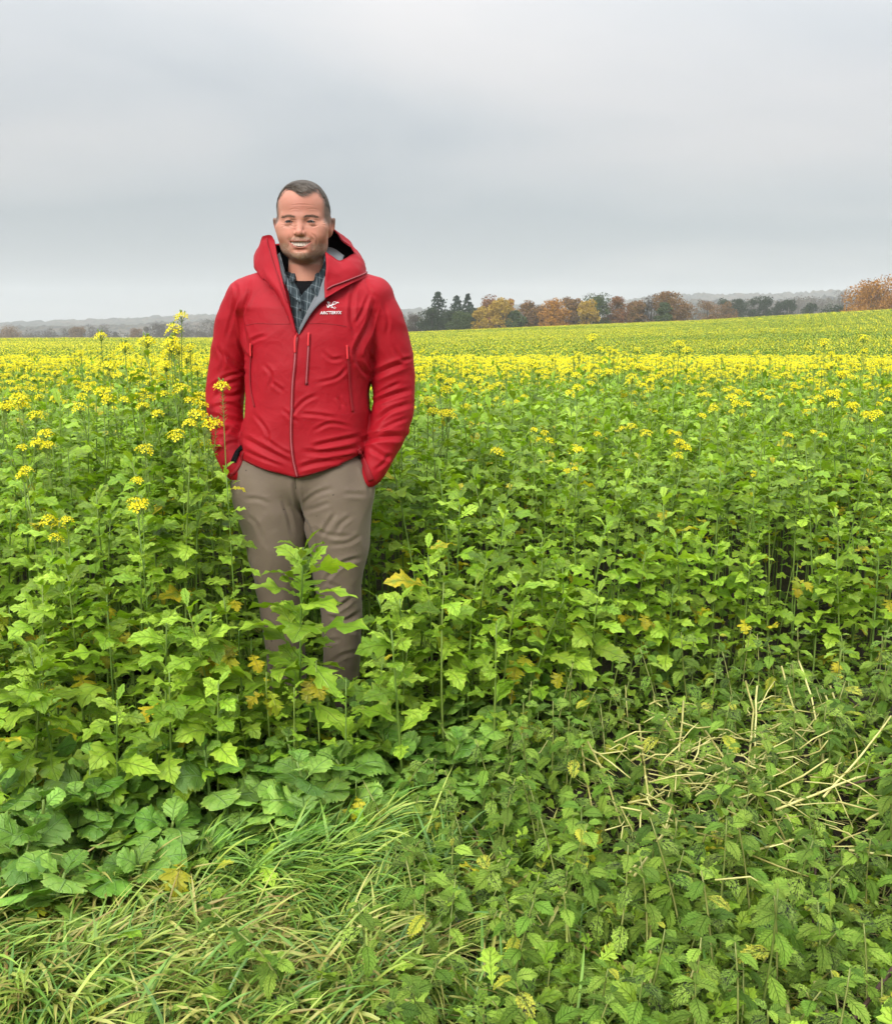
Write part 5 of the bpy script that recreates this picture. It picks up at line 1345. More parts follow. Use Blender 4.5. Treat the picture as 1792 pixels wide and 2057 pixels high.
# cuff straps' bands and the drawn-in hem
rdg = lambda s, sd, st: 1 - 2.4 * np.abs(vnoise(V * np.array(st), s, sd))
cr_ = rdg(6, 3, (1, 1, 1.2)) * .0026 + rdg(15, 9, (1, 1, 1)) * .0010 + vnoise(V, 5, 2) * .006
st_ = rdg(8, 5, (1.3, 1, 1.9)) * .0024
armw = np.clip((np.abs(V[:, 0] - 0.02) - .19) * 12, 0, 1)
V = V + Nn * (cr_ + st_ * (.1 + .9 * armw))[:, None]
jk_me = build_mesh('jacket', V, Q, m_red)
jacket = link_obj('jacket', jk_me, man)
from mathutils.bvhtree import BVHTree
def make_bvh(*objs):
    vs, fs, n = [], [], 0
    for (v, q) in objs:
        vs += [Vector(p) for p in v]; fs += [[int(i) + n for i in r] for r in q]; n += len(v)
    return BVHTree.FromPolygons(vs, fs)
jbvh = make_bvh((V, Q))
def on_surf(u, v, lift=.002, bvh=None, fallback=-.15):
    d = Vector(ray(u, v)).normalized(); o = Vector((-MX, -MY, CAMH))
    h = (bvh or jbvh).ray_cast(o, d)
    if h[0] is None: p = Vector(Lp(u, v, fallback)); return p, Vector((0, -1, 0))
    n = h[1] if h[1].dot(d) < 0 else -h[1]
    return h[0] + n * lift, n
def ribbon(name, pix, width, mat, parent, lift=.002, thick=.0016, bvh=None, taper=False, dens=9, fallback=-.15):
    """a flat band lying on the cloth along picture points"""
    pts = catmull([np.array(p, float) for p in pix], dens)
    P = []; Nq = []
    for (u, v) in pts:
        p, n = on_surf(u, v, lift, bvh, fallback); P.append(np.array(p)); Nq.append(np.array(n))
    P = np.array(P); Nq = np.array(Nq)
    for _ in range(2): P[1:-1] = (P[:-2] + P[1:-1] * 2 + P[2:]) / 4
    for _ in range(3): Nq[1:-1] = (Nq[:-2] + Nq[1:-1] * 2 + Nq[2:]) / 4
    T_ = np.gradient(P, axis=0); S_ = np.cross(T_, Nq); S_ /= np.linalg.norm(S_, axis=1)[:, None] + 1e-9
    w = np.full(len(P), width / 2) * (np.linspace(1, .6, len(P)) if taper else 1)
    prof = [(-1, -.3), (-1, .6), (-.6, 1), (.6, 1), (1, .6), (1, -.3)]
    vv = np.stack([P + S_ * (w * a_)[:, None] + Nq * (thick * b_) for a_, b_ in prof], 1).reshape(-1, 3)
    m_ = len(prof); f = []
    for i in range(len(P) - 1):
        for j in range(m_): f.append([i * m_ + j, (i + 1) * m_ + j, (i + 1) * m_ + (j + 1) % m_, i * m_ + (j + 1) % m_])
    f.append(list(range(m_))); f.append([(len(P) - 1) * m_ + j for j in range(m_)][::-1])
    return link_obj(name, build_mesh(name, vv, f, mat), parent)

# ---- hood: a lofted double sheet from the collar seam to the rim
HC = [  # columns from the left zip edge round the back to the right zip edge, each seam -> rim
 [(597, 678, -.168), (580, 612, -.158), (566, 556, -.125), (551, 482, -.045)],
 [(588, 660, -.166), (563, 590, -.150), (548, 545, -.105), (544, 473, -.030)],
 [(566, 605, -.150), (540, 565, -.110), (527, 530, -.060), (531, 475, .000)],
 [(528, 560, -.085), (514, 540, -.030), (513, 515, .010), (524, 487, .040)],
 [(522, 545, .040), (515, 532, .070), (518, 508, .090), (538, 492, .090)],
 [(560, 545, .110), (556, 525, .140), (560, 500, .150), (572, 488, .130)],
 [(620, 548, .130), (622, 520, .170), (628, 485, .180), (632, 462, .150)],
 [(675, 548, .115), (690, 515, .150), (690, 480, .150), (663, 457, .120)],
 [(712, 550, .070), (722, 525, .090), (712, 498, .090), (688, 483, .085)],
 [(738, 553, .000), (734, 538, .010), (725, 520, .015), (713, 505, .015)],
 [(728, 560, -.055), (722, 545, -.060), (713, 530, -.055), (702, 514, -.045)],
 [(692, 577, -.125), (690, 558, -.115), (686, 540, -.105), (682, 524, -.085)],
 [(653, 600, -.160), (652, 572, -.150), (655, 540, -.135), (654, 507, -.100)]]
def loft(cols, nu=6, nv=12):
    rows = []
    for c in cols: rows.append(catmull([Lp(*p) for p in c], nv // 3))
    rows = np.array(rows)                                   # columns x points
    dense = np.stack([catmull([rows[i, j] for i in range(len(rows))], nu) for j in range(rows.shape[1])], 1)
    return dense
Hs = loft(HC, 7, 15); nu_, nv_ = Hs.shape[:2]
tu = np.gradient(Hs, axis=0); tv = np.gradient(Hs, axis=1); hn = np.cross(tu, tv); hn /= np.linalg.norm(hn, axis=2)[..., None] + 1e-9
ctr = Lp(610, 520, 0)
sgn = np.sign(np.sum(hn * (Hs - ctr), axis=2)); hn *= np.where(np.median(sgn) < 0, -1, 1)
wr = np.array([[mnoise.noise(Vector(Hs[i, j] * 22)) * .004 + mnoise.noise(Vector(Hs[i, j] * 50)) * .0022 for j in range(nv_)] for i in range(nu_)])
Ho = Hs + hn * (wr + .002)[..., None]; Hi = Hs - hn * .0022 + hn * wr[..., None]
# rolled rim: thicker piping at the last rows
def sheet(outer, inner, name, mats, parent, mi_in=1):
    nu_, nv_ = outer.shape[:2]; v = np.vstack([outer.reshape(-1, 3), inner.reshape(-1, 3)]); n0 = nu_ * nv_; f, mi = [], []
    for i in range(nu_ - 1):
        for j in range(nv_ - 1):
            a_, b_, c_, d_ = i * nv_ + j, (i + 1) * nv_ + j, (i + 1) * nv_ + j + 1, i * nv_ + j + 1
            f.append([a_, b_, c_, d_]); mi.append(0); f.append([n0 + a_, n0 + d_, n0 + c_, n0 + b_]); mi.append(mi_in if j < nv_ - 2 else 0)
    def edge(ids):
        for a_, b_ in zip(ids[:-1], ids[1:]): f.append([a_, n0 + a_, n0 + b_, b_]); mi.append(0)
    edge([i * nv_ + nv_ - 1 for i in range(nu_)]); edge([i * nv_ for i in range(nu_)][::-1]); edge(list(range(nv_))[::-1]); edge([(nu_ - 1) * nv_ + j for j in range(nv_)])
    return link_obj(name, build_mesh(name, v, f, mats, None, mi), parent)
hood = sheet(Ho, Hi, 'hood', [m_red, m_black], man)
hq = [];
for i in range(nu_ - 1):
    for j in range(nv_ - 1): hq.append([i * nv_ + j, (i + 1) * nv_ + j, (i + 1) * nv_ + j + 1, i * nv_ + j + 1])
hbvh = make_bvh((Ho.reshape(-1, 3), hq)); allbvh = make_bvh((Ho.reshape(-1, 3), hq), (V, Q))

# ---- zips, seams, pulls
def zipper(pix, w, name='zip', bvh=None, teeth=True, parent=jacket, mat=None):
    z = ribbon(name, pix, w, mat or m_redtape, parent, .0022, .0018, bvh)
    if teeth: ribbon('zip_teeth', pix, w * .32, m_ziplight, z, .0048, .0012, bvh)
    return z
def zy(*p): return z2(*p)
zipper(zy((752, 885), (742, 960), (735, 1080), (720, 1220), (712, 1400), (706, 1600), (712, 1750), (735, 1880), (752, 1944)), .0115, 'front_zip', allbvh)
zipper(zy((840, 870), (838, 960), (830, 1080), (820, 1250)), .0105, 'chest_pocket_zip')
zipper(zy((412, 945), (402, 1060), (398, 1180), (405, 1300), (430, 1420)), .0065, 'hand_pocket_zip', teeth=False)
zipper(zy((1128, 960), (1138, 1080), (1145, 1210), (1155, 1340), (1170, 1455)), .0085, 'hand_pocket_zip', teeth=False)
zipper(zy((525, 145), (545, 230), (575, 330), (610, 440), (650, 560), (690, 650), (735, 745), (748, 830)), .003, 'hood_zip', allbvh, False)
zipper(zy((752, 800), (790, 740), (850, 655), (920, 590), (985, 520), (1080, 480), (1180, 440), (1275, 400)), .0065, 'hood_zip', allbvh, True)
ribbon('yoke_seam', zy((365, 800), (450, 785), (560, 790), (700, 790)), .0022, m_redtape, jacket, .0004, .0005)
ribbon('yoke_seam', zy((790, 790), (900, 785), (1040, 795), (1170, 820)), .0022, m_redtape, jacket, .0004, .0005)
ribbon('hem_band', zy((340, 1815), (480, 1880), (620, 1925), (740, 1950)), .003, m_redtape, jacket, .0004, .0006)
ribbon('hem_band', zy((760, 1945), (900, 1915), (1050, 1860), (1200, 1790)), .003, m_redtape, jacket, .0004, .0006)
for pts_ in [((742, 870), (738, 935), (738, 1010)), ((842, 860), (838, 900), (836, 958)), ((1126, 950), (1128, 1000), (1130, 1055)), ((410, 940), (410, 985), (412, 1035))]:
    ribbon('zip_pull', zy(*pts_), .0062, m_redtab, jacket, .0065, .0028, allbvh)
ribbon('cuff_strap', zy((338, 1725), (300, 1765), (278, 1810), (268, 1840)), .017, m_black, jacket, .003, .003)
ribbon('cuff_band', zy((1215, 1735), (1245, 1800), (1280, 1890), (1310, 1975)), .020, m_redtape, jacket, .002, .003)
ribbon('cuff_band', zy((345, 1760), (320, 1850), (275, 1915), (240, 1935)), .010, m_redtape, jacket, .001, .002)
# embroidered mark and lettering on the chest
cu = bpy.data.curves.new('lettering', 'FONT'); cu.body = "ARC'TERYX"; cu.size = 1; cu.resolution_u = 2; cu.space_character = 1.0; cu.offset = .012
to = bpy.data.objects.new('lettering_tmp', cu); C.objects.link(to)
dg = bpy.context.evaluated_depsgraph_get(); tme = bpy.data.meshes.new_from_object(to.evaluated_get(dg)); bpy.data.objects.remove(to)
tv_ = np.array([v.co for v in tme.vertices]); x0_, x1_ = tv_[:, 0].min(), tv_[:, 0].max(); y0_, y1_ = tv_[:, 1].min(), tv_[:, 1].max()
a0 = np.array(z2((925, 718))[0]); a1 = np.array(z2((1085, 716))[0]); hgt_ = 24 * .265
tf = [list(p.vertices) for p in tme.polygons]
def stick(vs2, fs2, name, mat, parent, thick=.0012):
    """flat shape given in picture points, laid on the cloth with a thickness"""
    top = []; bot = []
    for (u, v) in vs2:
        p, n = on_surf(u, v, .0020); top.append(np.array(p + n * thick)); bot.append(np.array(p - n * .004))
    n_ = len(vs2); f = [list(q) for q in fs2]; cnt = {}
    for q in fs2:
        for a_, b_ in zip(q, q[1:] + q[:1]): cnt[(a_, b_)] = 1
    for (a_, b_) in list(cnt):
        if (b_, a_) not in cnt: f.append([a_, n_ + a_, n_ + b_, b_])
    return link_obj(name, build_mesh(name, np.vstack([top, bot]), f, mat, smooth=False), parent)
vs2 = [(a0[0] + (x - x0_) / (x1_ - x0_) * (a1[0] - a0[0]) + (y - y0_) / (y1_ - y0_) * 1.0, a0[1] - (y - y0_) / (y1_ - y0_) * hgt_ + (x - x0_) / (x1_ - x0_) * (a1[1] - a0[1])) for x, y, _ in tv_]
stick(vs2, tf, 'lettering', m_white, jacket)
# the emblem: a small skeletal bird drawn with strokes
EM = [([(978, 662), (1000, 655), (1020, 648), (1045, 640)], 9), ([(1045, 640), (1058, 630), (1068, 634)], 6), ([(1020, 646), (1012, 655), (1030, 672), (1036, 678)], 5), ([(1000, 655), (990, 640), (980, 626)], 6), ([(980, 626), (992, 628), (1004, 636)], 4),
      ([(1015, 650), (1022, 634), (1030, 624)], 5), ([(1030, 624), (1044, 628), (1054, 634)], 4), ([(990, 660), (978, 652), (974, 645)], 4), ([(1036, 660), (1042, 668), (1038, 676)], 4), ([(1005, 662), (1015, 668), (1024, 664)], 5), ([(978, 662), (986, 666), (996, 664)], 5)]
ev, ef = [], []
for pl, w in EM:
    pl = catmull([np.array(p, float) for p in pl], 3); d = np.gradient(pl, axis=0); s_ = np.stack([-d[:, 1], d[:, 0]], 1); s_ /= np.linalg.norm(s_, axis=1)[:, None]
    ww = w * .36 * np.sin(np.linspace(.5, PI - .4, len(pl)))[:, None]
    b0 = len(ev)
    for p, q in zip(pl + s_ * ww, pl - s_ * ww): ev += z2(tuple(p), tuple(q))
    for i in range(len(pl) - 1): ef.append([b0 + 2 * i, b0 + 2 * i + 1, b0 + 2 * i + 3, b0 + 2 * i + 2])
stick(ev, ef, 'emblem', m_white, jacket)

# ---- grey lining along the right edge of the opening
LN = [[(600, 672, -.160), (598, 668, -.140)], [(622, 634, -.160), (616, 630, -.130)], [(640, 612, -.158), (630, 602, -.120)], [(655, 598, -.152), (642, 578, -.110)], [(660, 570, -.125), (652, 555, -.09)]]
def grid_sheet(cols, name, mat, parent, th=.002, n1=5, n2=5):
    rows = np.array([np.array([Lp(*c[0]) * (1 - t) + Lp(*c[-1]) * t for t in np.linspace(0, 1, n2)]) if len(c) == 2 else catmull([Lp(*p) for p in c], n2) for c in cols])
    Hs = np.stack([catmull([rows[i, j] for i in range(len(rows))], n1) for j in range(rows.shape[1])], 1)
    tu = np.gradient(Hs, axis=0); tv = np.gradient(Hs, axis=1); hn = np.cross(tu, tv); hn /= np.linalg.norm(hn, axis=2)[..., None] + 1e-9
    return sheet(Hs + hn * th / 2, Hs - hn * th / 2, name, [mat, mat], parent, 0)
grid_sheet(LN, 'jacket_lining', m_grey, jacket)
grid_sheet([[(572, 572, -.125), (575, 565, -.105)], [(564, 548, -.105), (570, 538, -.080)], [(554, 515, -.060), (562, 508, -.045)]], 'jacket_lining', m_grey, jacket)
# the black inner collar behind the neck
grid_sheet([[(556, 560, -.07), (550, 490, -.035)], [(560, 560, .05), (553, 492, .05)], [(590, 560, .10), (585, 500, .10)], [(640, 560, .10), (645, 500, .10)], [(662, 560, .08), (668, 500, .08)]], 'inner_collar', m_black, jacket)
grid_sheet([[(648, 560, -.05), (651, 496, -.005)], [(664, 552, -.045), (671, 500, .0)], [(684, 542, -.035), (691, 514, -.005)]], 'collar_lining', m_grey, jacket)

# ---- trousers
lo = Lp(440, 1440, 0); hi = Lp(780, 880, 0)
G = Grid((lo[0] - .0, -.2, .02), (hi[0], .2, hi[2]), .005)
LLEG = [(534, 945, .0, 66), (541, 1000, .0, 67), (550, 1050, -.005, 62), (556, 1105, -.01, 56), (562, 1170, .0, 47), (567, 1240, .01, 40), (573, 1310, .02, 37), (578, 1390, .03, 38)]
RLEG = [(674, 945, .0, 70), (677, 1000, -.005, 69), (679, 1050, -.015, 61), (681, 1105, -.02, 54), (677, 1160, -.015, 47), (685, 1225, -.005, 40), (687, 1300, .0, 37), (683, 1385, .01, 36)]
chain(G, LLEG, .02, 1.12); B = Grid.__new__(Grid); B.__dict__.update(G.__dict__); B.F = np.full_like(G.F, 1.0); chain(B, RLEG, .02, 1.12)
G.F = smin(G.F, B.F, .008)
pel = G.ell(Lp(604, 950, 0), (.205, .135, .13)); G.add(np.maximum(pel, -(G.Z - Lp(604, 1030, 0)[2])), .02)
G.add(G.cone(Lp(480, 925, .0), Lp(484, 968, .0), .03, .025), .02)
G.add(G.ell(Lp(497, 975, -.045), (.05, .05, .085)), .03); G.add(G.ell(Lp(722, 978, -.045), (.05, .05, .085)), .03)     # hands in the pockets
V2, Q2 = nets(G); V2 = smooth(V2, Q2, 3); N2 = vnormals(V2, Q2); uv2 = proj_uv(V2)
z3 = lambda *p: [(412.6 + .2722 * x, 884.2 + .2722 * y) for x, y in p]
PF = [dict(p=z3((665, 270), (668, 370), (720, 560), (765, 640), (790, 760)), a=.012, w=5), dict(p=z3((940, 360), (820, 400), (725, 470)), a=.007), z3((930, 460), (830, 500), (740, 530)), z3((1010, 400), (1180, 405)), z3((790, 640), (900, 700), (1080, 715)), dict(p=z3((960, 540), (900, 640), (850, 720)), a=.007),
      dict(p=z3((1150, 870), (1000, 920), (850, 1080)), a=.009), dict(p=z3((1090, 1160), (960, 1250), (900, 1240)), a=.01), dict(p=z3((1140, 1270), (1020, 1340), (930, 1300)), a=.011), z3((1145, 1420), (1040, 1400), (940, 1360)), z3((480, 480), (400, 440), (280, 440)), z3((560, 430), (600, 540), (640, 700)),
      z3((350, 850), (340, 1000), (400, 1100)), z3((1080, 560), (1000, 620), (960, 700)), z3((1140, 700), (1050, 760), (900, 780)), z3((300, 560), (380, 620), (430, 760)), z3((990, 1100), (900, 1060), (850, 1100)), z3((1000, 1480), (900, 1500), (870, 1600)), z3((1140, 1560), (1000, 1600), (900, 1680)),
      dict(p=z3((205, 160), (225, 270), (235, 400)), a=.008), dict(p=z3((1150, 180), (1200, 300), (1215, 400)), a=.008)]
V2 = fold(V2, N2, uv2, [dict(p=q['p'], a=q['a'] * .7) if isinstance(q, dict) else q for q in PF], .0034, 4.2)
V2 = V2 + N2 * (vnoise(V2, 6, 13) * .007 + (1 - 2.4 * np.abs(vnoise(V2 * np.array((1, 1, .8)), 9, 3))) * .0026)[:, None]
trousers = link_obj('trousers', build_mesh('trousers', V2, Q2, m_trouser), man)
pb = make_bvh((V2, Q2))
m_tseam = simple_mat('trouser_seam', (0.07, 0.052, 0.04), .8)
ribbon('fly_seam', z3((662, 262), (664, 310), (668, 360)), .004, m_tseam, trousers, .0004, .0005, pb)
ribbon('pocket_seam', z3((1130, 130), (1165, 200), (1205, 300), (1222, 350)), .003, m_tseam, trousers, .0004, .0006, pb)
ribbon('pocket_seam', z3((270, 170), (225, 230), (205, 300)), .003, m_tseam, trousers, .0004, .0006, pb)
# boots
m_boot = simple_mat('brown_boot_leather', (0.06, 0.04, 0.028), .6, .3, 30, .4, .4)
for (u, dy) in ((580, .03), (684, .01)):
    c = Lp(u, 1420, dy); G = Grid((c[0] - .08, dy - .24, -.01), (c[0] + .08, dy + .14, .22), .006)
    G.F = G.cone((c[0], dy + .02, .2), (c[0], dy + .03, .06), .055, .05, 1.1); G.add(G.cone((c[0], dy + .03, .045), (c[0], dy - .14, .035), .05, .045), .03)
    G.add(G.ell((c[0], dy - .06, .012), (.055, .16, .018)), .004); G.F = np.maximum(G.F, -(G.Z - .0))
    vb, qb = nets(G); link_obj('boot', build_mesh('boot', smooth(vb, qb, 1), qb, m_boot), man)
# ---- head, neck and the hidden body as one skin
HO = Lp(610.5, 447, -.105); HO = np.array([Lp(610.5, 447, -.02)[0], -.02, HO[2]])                      # middle between the ears at eye height
def hp(x, y, z): return (HO[0] + x, HO[1] + y, HO[2] + z)
G = Grid(hp(-.112, -.145, -.20), hp(.112, .13, .15), .0019)
E = lambda c, r, rot=None: G.ell(hp(*c), r, rot)
K = lambda a_, b_, ra, rb, sq=1: G.cone(hp(*a_), hp(*b_), ra, rb, sq)
def M2(fn, c, *a_, **k_): return [fn((sx * c[0], c[1], c[2]), *a_, **k_) for sx in (-1, 1)]
G.F = E((0, .012, .040), (.0835, .099, .092))
G.add(E((0, -.030, .052), (.070, .064, .060)), .03)                     # forehead
G.add(E((0, -.022, -.026), (.0775, .076, .080)), .03)                   # face
for s in (-1, 1):
    G.add(E((s * .045, -.010, -.066), (.028, .046, .034)), .026)          # jaw angle
    G.add(E((s * .045, -.058, -.034), (.030, .026, .024)), .022)         # raised cheeks
    G.add(E((s * .058, -.050, -.012), (.022, .024, .016)), .02)          # cheekbones
G.add(E((0, -.055, -.087), (.036, .040, .028)), .026)                    # chin
G.add(E((0, -.080, -.095), (.022, .020, .018)), .016)
G.add(E((0, -.076, -.062), (.034, .0245, .030)), .02)                    # muzzle
for s in (-1, 1): G.add(K((s * .010, -.088, .016), (s * .050, -.070, .018), .0095, .009), .014)   # brow
for s in (-1, 1): G.cut(E((s * .0345, -.100, -.001), (.018, .0130, .0095)), .012)                  # eye sockets
G.add(K((0, -.087, .006), (0, -.101, -.020), .0070, .0085), .012)       # nose
G.add(K((0, -.101, -.020), (0, -.1095, -.033), .0085, .0108), .007)
for s in (-1, 1):
    G.add(E((s * .0135, -.100, -.0360), (.0080, .0105, .0078)), .005)
    G.cut(E((s * .0072, -.1085, -.0450), (.0030, .005, .0026)), .003)    # nostrils
    G.cut(K((s * .0215, -.103, -.033), (s * .0225, -.098, -.040), .0016, .0018), .006)
    # smile folds from the nostrils round the mouth
    G.cut(K((s * .0215, -.103, -.036), (s * .0365, -.093, -.056), .0022, .0026), .010)
    G.cut(K((s * .0365, -.093, -.056), (s * .0415, -.082, -.078), .0026, .0018), .010)
# lips
t_ = np.linspace(-1, 1, 9)
zu = lambda x: -.0600 + .0022 * (x / .0335) ** 2; zl = lambda x: -.0769 + .0182 * (x / .0335) ** 2
yl = lambda x: -.0985 + .0150 * (x / .031) ** 2
for a_, b_ in zip(t_[:-1], t_[1:]):
    xa, xb = a_ * .0350, b_ * .0350
    G.add(K((xa, yl(xa) + .0030, zu(xa) + .0032), (xb, yl(xb) + .0030, zu(xb) + .0032), .0030, .0030), .005)
    G.add(K((xa, yl(xa) + .0030, zl(xa) - .0042), (xb, yl(xb) + .0030, zl(xb) - .0042), .0052 - .0028 * abs(a_), .0052 - .0028 * abs(b_)), .005)
G.cut(E((0, -.101, -.0855), (.018, .008, .0045)), .008)                  # hollow under the lower lip
x = G.X - HO[0]; z = G.Z - HO[2]; tt = (x / .0337) ** 2
top_, bot_ = -.0602 + .0022 * tt, -.0765 + .0180 * tt
mo = np.maximum(np.maximum(np.abs(z - (top_ + bot_) / 2) - (top_ - bot_) / 2, np.abs(x) - .0335), G.Y - (HO[1] - .070))
G.cut(mo.astype(f32), .0022)
# eyelids and slits
for s in (-1, 1):
    G.add(G.sph(hp(s * .0345, -.0800, -.0005), .0142), .004)
    xs = (x - s * .0345); arch = .0018 * (1 - (xs / .0125) ** 2)
    sl_ = np.maximum(np.maximum(np.abs(z - arch + .0003) - .0031 * np.sqrt(np.clip(1 - (xs / .0128) ** 2, 0.02, 1)), np.abs(xs) - .0125), G.Y - (HO[1] - .076))
    G.cut(sl_.astype(f32), .0014)
    G.cut(K((s * .022, -.0965, .0078), (s * .046, -.0895, .0068), .0007, .0007), .0035)     # lid crease
    G.cut(K((s * .020, -.0945, -.0095), (s * .034, -.0960, -.0165), .0008, .0010), .005)    # under-eye fold
    G.cut(K((s * .034, -.0960, -.0165), (s * .049, -.0850, -.0115), .0010, .0008), .005)
    for dz in (): G.cut(K((s * .0545, -.077, dz * .6), (s * .068, -.066, dz * 1.8), .0006, .0004), .004)   # crow's feet
for zf in (): G.cut(K((-.035, -.0905, zf), (.035, -.0905, zf), .0010, .0010), .006)
# ears
for s in (-1, 1):
    G.add(E((s * .083, .006, -.002), (.010, .020, .030)), .008)
    G.add(E((s * .0895, .006, -.006), (.0075, .016, .031), (0, s * .28, 0)), .006)
    G.add(K((s * .090, -.002, .016), (s * .0955, .012, .018), .0045, .004), .004); G.add(K((s * .0955, .012, .018), (s * .094, .018, -.008), .004, .004), .004)
    G.cut(E((s * .0945, -.006, -.002), (.0050, .0085, .018)), .004)
# neck
G.add(K((0, .020, -.085), (0, .024, -.22), .054, .064), .014)
G.add(E((0, -.022, -.108), (.034, .036, .014)), .014)                   # soft skin below the chin
Vh, Qh = nets(G); Vh = smooth(Vh, Qh, 2, .4)
_n = vnormals(Vh, Qh); _u = proj_uv(Vh)
z5 = lambda *p: [(515.8 + .11105 * a_, 346.3 + .11105 * b_) for a_, b_ in p]
Vh = fold(Vh, _n, _u, [z5((590, 690), (680, 660), (780, 675)), z5((900, 680), (1000, 660), (1110, 675)), z5((600, 600), (800, 585), (1050, 600)), z5((440, 905), (500, 925), (560, 925)), z5((430, 965), (490, 960), (545, 950)), z5((440, 1010), (500, 985), (560, 965)), z5((1160, 925), (1220, 920), (1280, 900)), z5((1160, 945), (1220, 960), (1290, 975)), z5((600, 960), (680, 990), (760, 960)), z5((940, 960), (1020, 990), (1120, 960)), z5((828, 830), (832, 870)), z5((1330, 1100), (1290, 1250), (1260, 1330)), dict(p=z5((735, 1110), (655, 1170), (605, 1250), (620, 1345)), a=.0017, w=1.9), dict(p=z5((965, 1100), (1045, 1160), (1090, 1250), (1065, 1340)), a=.0015, w=1.9), dict(p=z5((575, 930), (640, 980), (720, 975), (770, 930)), a=.0008, w=1.3), dict(p=z5((940, 930), (1000, 975), (1080, 975), (1140, 925)), a=.0008, w=1.3), dict(p=z5((560, 885), (640, 862), (730, 872)), a=.0012, w=1.1), dict(p=z5((960, 872), (1040, 862), (1130, 885)), a=.0012, w=1.1)], .0009, 1.1)
lc = Vh - HO
# the body that the clothes hide
GB = Grid((-.30, -.14, .04), (.36, .16, HO[2] - .13), .011)
GB.F = GB.cone((HO[0], .02, HO[2] - .16), (0, .02, 1.15), .06, .13, .8)
GB.add(GB.cone((HO[0] - .13, .02, HO[2] - .30), (HO[0] + .16, .02, HO[2] - .30), .055, .055), .05); GB.add(GB.cone((0, .02, 1.15), (0, .02, .92), .13, .14, .8), .05)
for leg in (LLEG, RLEG):
    for p, q in zip(leg[:-1], leg[1:]): GB.add(GB.cone(Lp(*p[:3]), Lp(*q[:3]), p[3] / 600 * .72, q[3] / 600 * .72), .03)
for arm, hc in ((LARM, (497, 985)), (RARM, (722, 988))):
    for p, q in zip(arm[:-1], arm[1:]): GB.add(GB.cone(Lp(*p[:3]), Lp(*q[:3]), p[3] / 600 * .6, q[3] / 600 * .6), .02)
    w_ = Lp(*arm[-1][:3]); h_ = Lp(hc[0] + (24 if hc[0] < 600 else -24), hc[1] - 20, -.05); GB.add(GB.cone(w_, h_, .024, .034, .7), .01)
    for i_ in range(4):                                                 # fingers in the pocket
        a_ = h_ + [(i_ - 1.5) * .018, -.004, -.02]; GB.add(GB.cone(a_, a_ + [(i_ - 1.5) * .003, -.006, -.05 - .008 * (i_ in (1, 2))], .0095, .008), .002)
    GB.add(GB.cone(h_ + [.03 if hc[0] < 600 else -.03, -.01, .01], h_ + [.05 if hc[0] < 600 else -.05, -.02, -.035], .0105, .009), .004)
Vb, Qb = nets(GB); Vb = smooth(Vb, Qb, 1)
Vall = np.vstack([Vh, Vb]); Qall = np.vstack([Qh, Qb + len(Vh)])
# skin's own colouring (flush, lips, stubble shade, mouth inside) plus painted shade and lightening
lx, ly, lz = lc.T
def gauss(cx, cz, sx, sz): return np.exp(-((np.abs(lx) - cx) / sx) ** 2 - ((lz - cz) / sz) ** 2)
front = np.clip((-ly - .02) / .03, 0, 1)
base = np.tile(np.array([0.48, 0.222, 0.150]), (len(Vh), 1))
def tint(w, c):
    global base
    base = base * (1 - w[:, None]) + w[:, None] * np.array(c)
tint(.55 * gauss(.0, .05, .05, .03) * front, (0.43, 0.150, 0.105)); tint(.6 * gauss(.038, -.030, .02, .015) * front, (0.66, 0.26, 0.18)); tint(.5 * gauss(0, -.03, .016, .016) * front, (0.66, 0.26, 0.19))
tint(.5 * gauss(.0955, 0, .012, .03) * (np.abs(lx) > .084), (0.60, 0.17, 0.12))
tint(.55 * np.clip((-.150 - lz) / .02, 0, 1) + .35 * np.clip((-.118 - lz) / .02, 0, 1) * 0, (0.60, 0.29, 0.19))  # neck painted lighter to offset the shade under the chin
jaw = np.clip((-.048 - lz) / .02, 0, 1) * (lz > -.124) * np.clip(1.2 - np.abs(ly + .03) * 3, .6, 1)
moustache = gauss(0, -.0495, .030, .0055) * front
noisev = np.array([mnoise.noise(Vector(p * 420)) for p in lc]) * .5 + .5
beardmask = np.clip(np.maximum(jaw * np.clip(np.maximum((np.abs(lx) - .030) / .012 * np.clip((-.060 - lz) / .012, 0, 1), np.clip((-.089 - lz) / .010, 0, 1)), 0, 1), moustache * 1.0), 0, 1)
tint(.38 * beardmask * (.45 + .9 * noisev).clip(0, 1), (0.42, 0.31, 0.21))
lipm = ((np.abs(lx) < .036) & (ly < -.070)) * np.clip(1 - np.abs(lz - (-.0769 + .0182 * (lx / .0335) ** 2 - .0045)) / .006, 0, 1) + ((np.abs(lx) < .032) & (ly < -.075)) * np.clip(1 - np.abs(lz - (-.0600 + .0022 * (lx / .0335) ** 2 + .0032)) / .0042, 0, 1)
tint(np.clip(lipm, 0, 1) * .9, (0.36, 0.115, 0.095))
inside = (np.abs(lx) < .0330) & (lz < -.0590) & (lz > -.0785 + .0180 * (lx / .0335) ** 2) & (ly > yl(lx) + .0045) & (ly < -.05)
tint(inside * 1.0, (0.05, 0.012, 0.012))
hairline = np.clip((.074 - lz) / .012, 0, 1)
side = np.clip((np.abs(lx) - .066) / .010, 0, 1) * np.clip((lz + .012) / .02, 0, 1) * (ly > -.065)
tint(np.clip(side, 0, 1) * .8, (0.15, 0.12, 0.095))
fold_shade = np.exp(-((np.abs(lx) - .037 - .10 * np.clip(-.062 - lz, -.02, .03)) / .0035) ** 2) * ((lz < -.036) & (lz > -.085)) * front
tint(.30 * fold_shade, (0.36, 0.15, 0.10))  # crease shade painted into the skin along the smile folds
tint(.22 * moustache, (0.40, 0.25, 0.16))
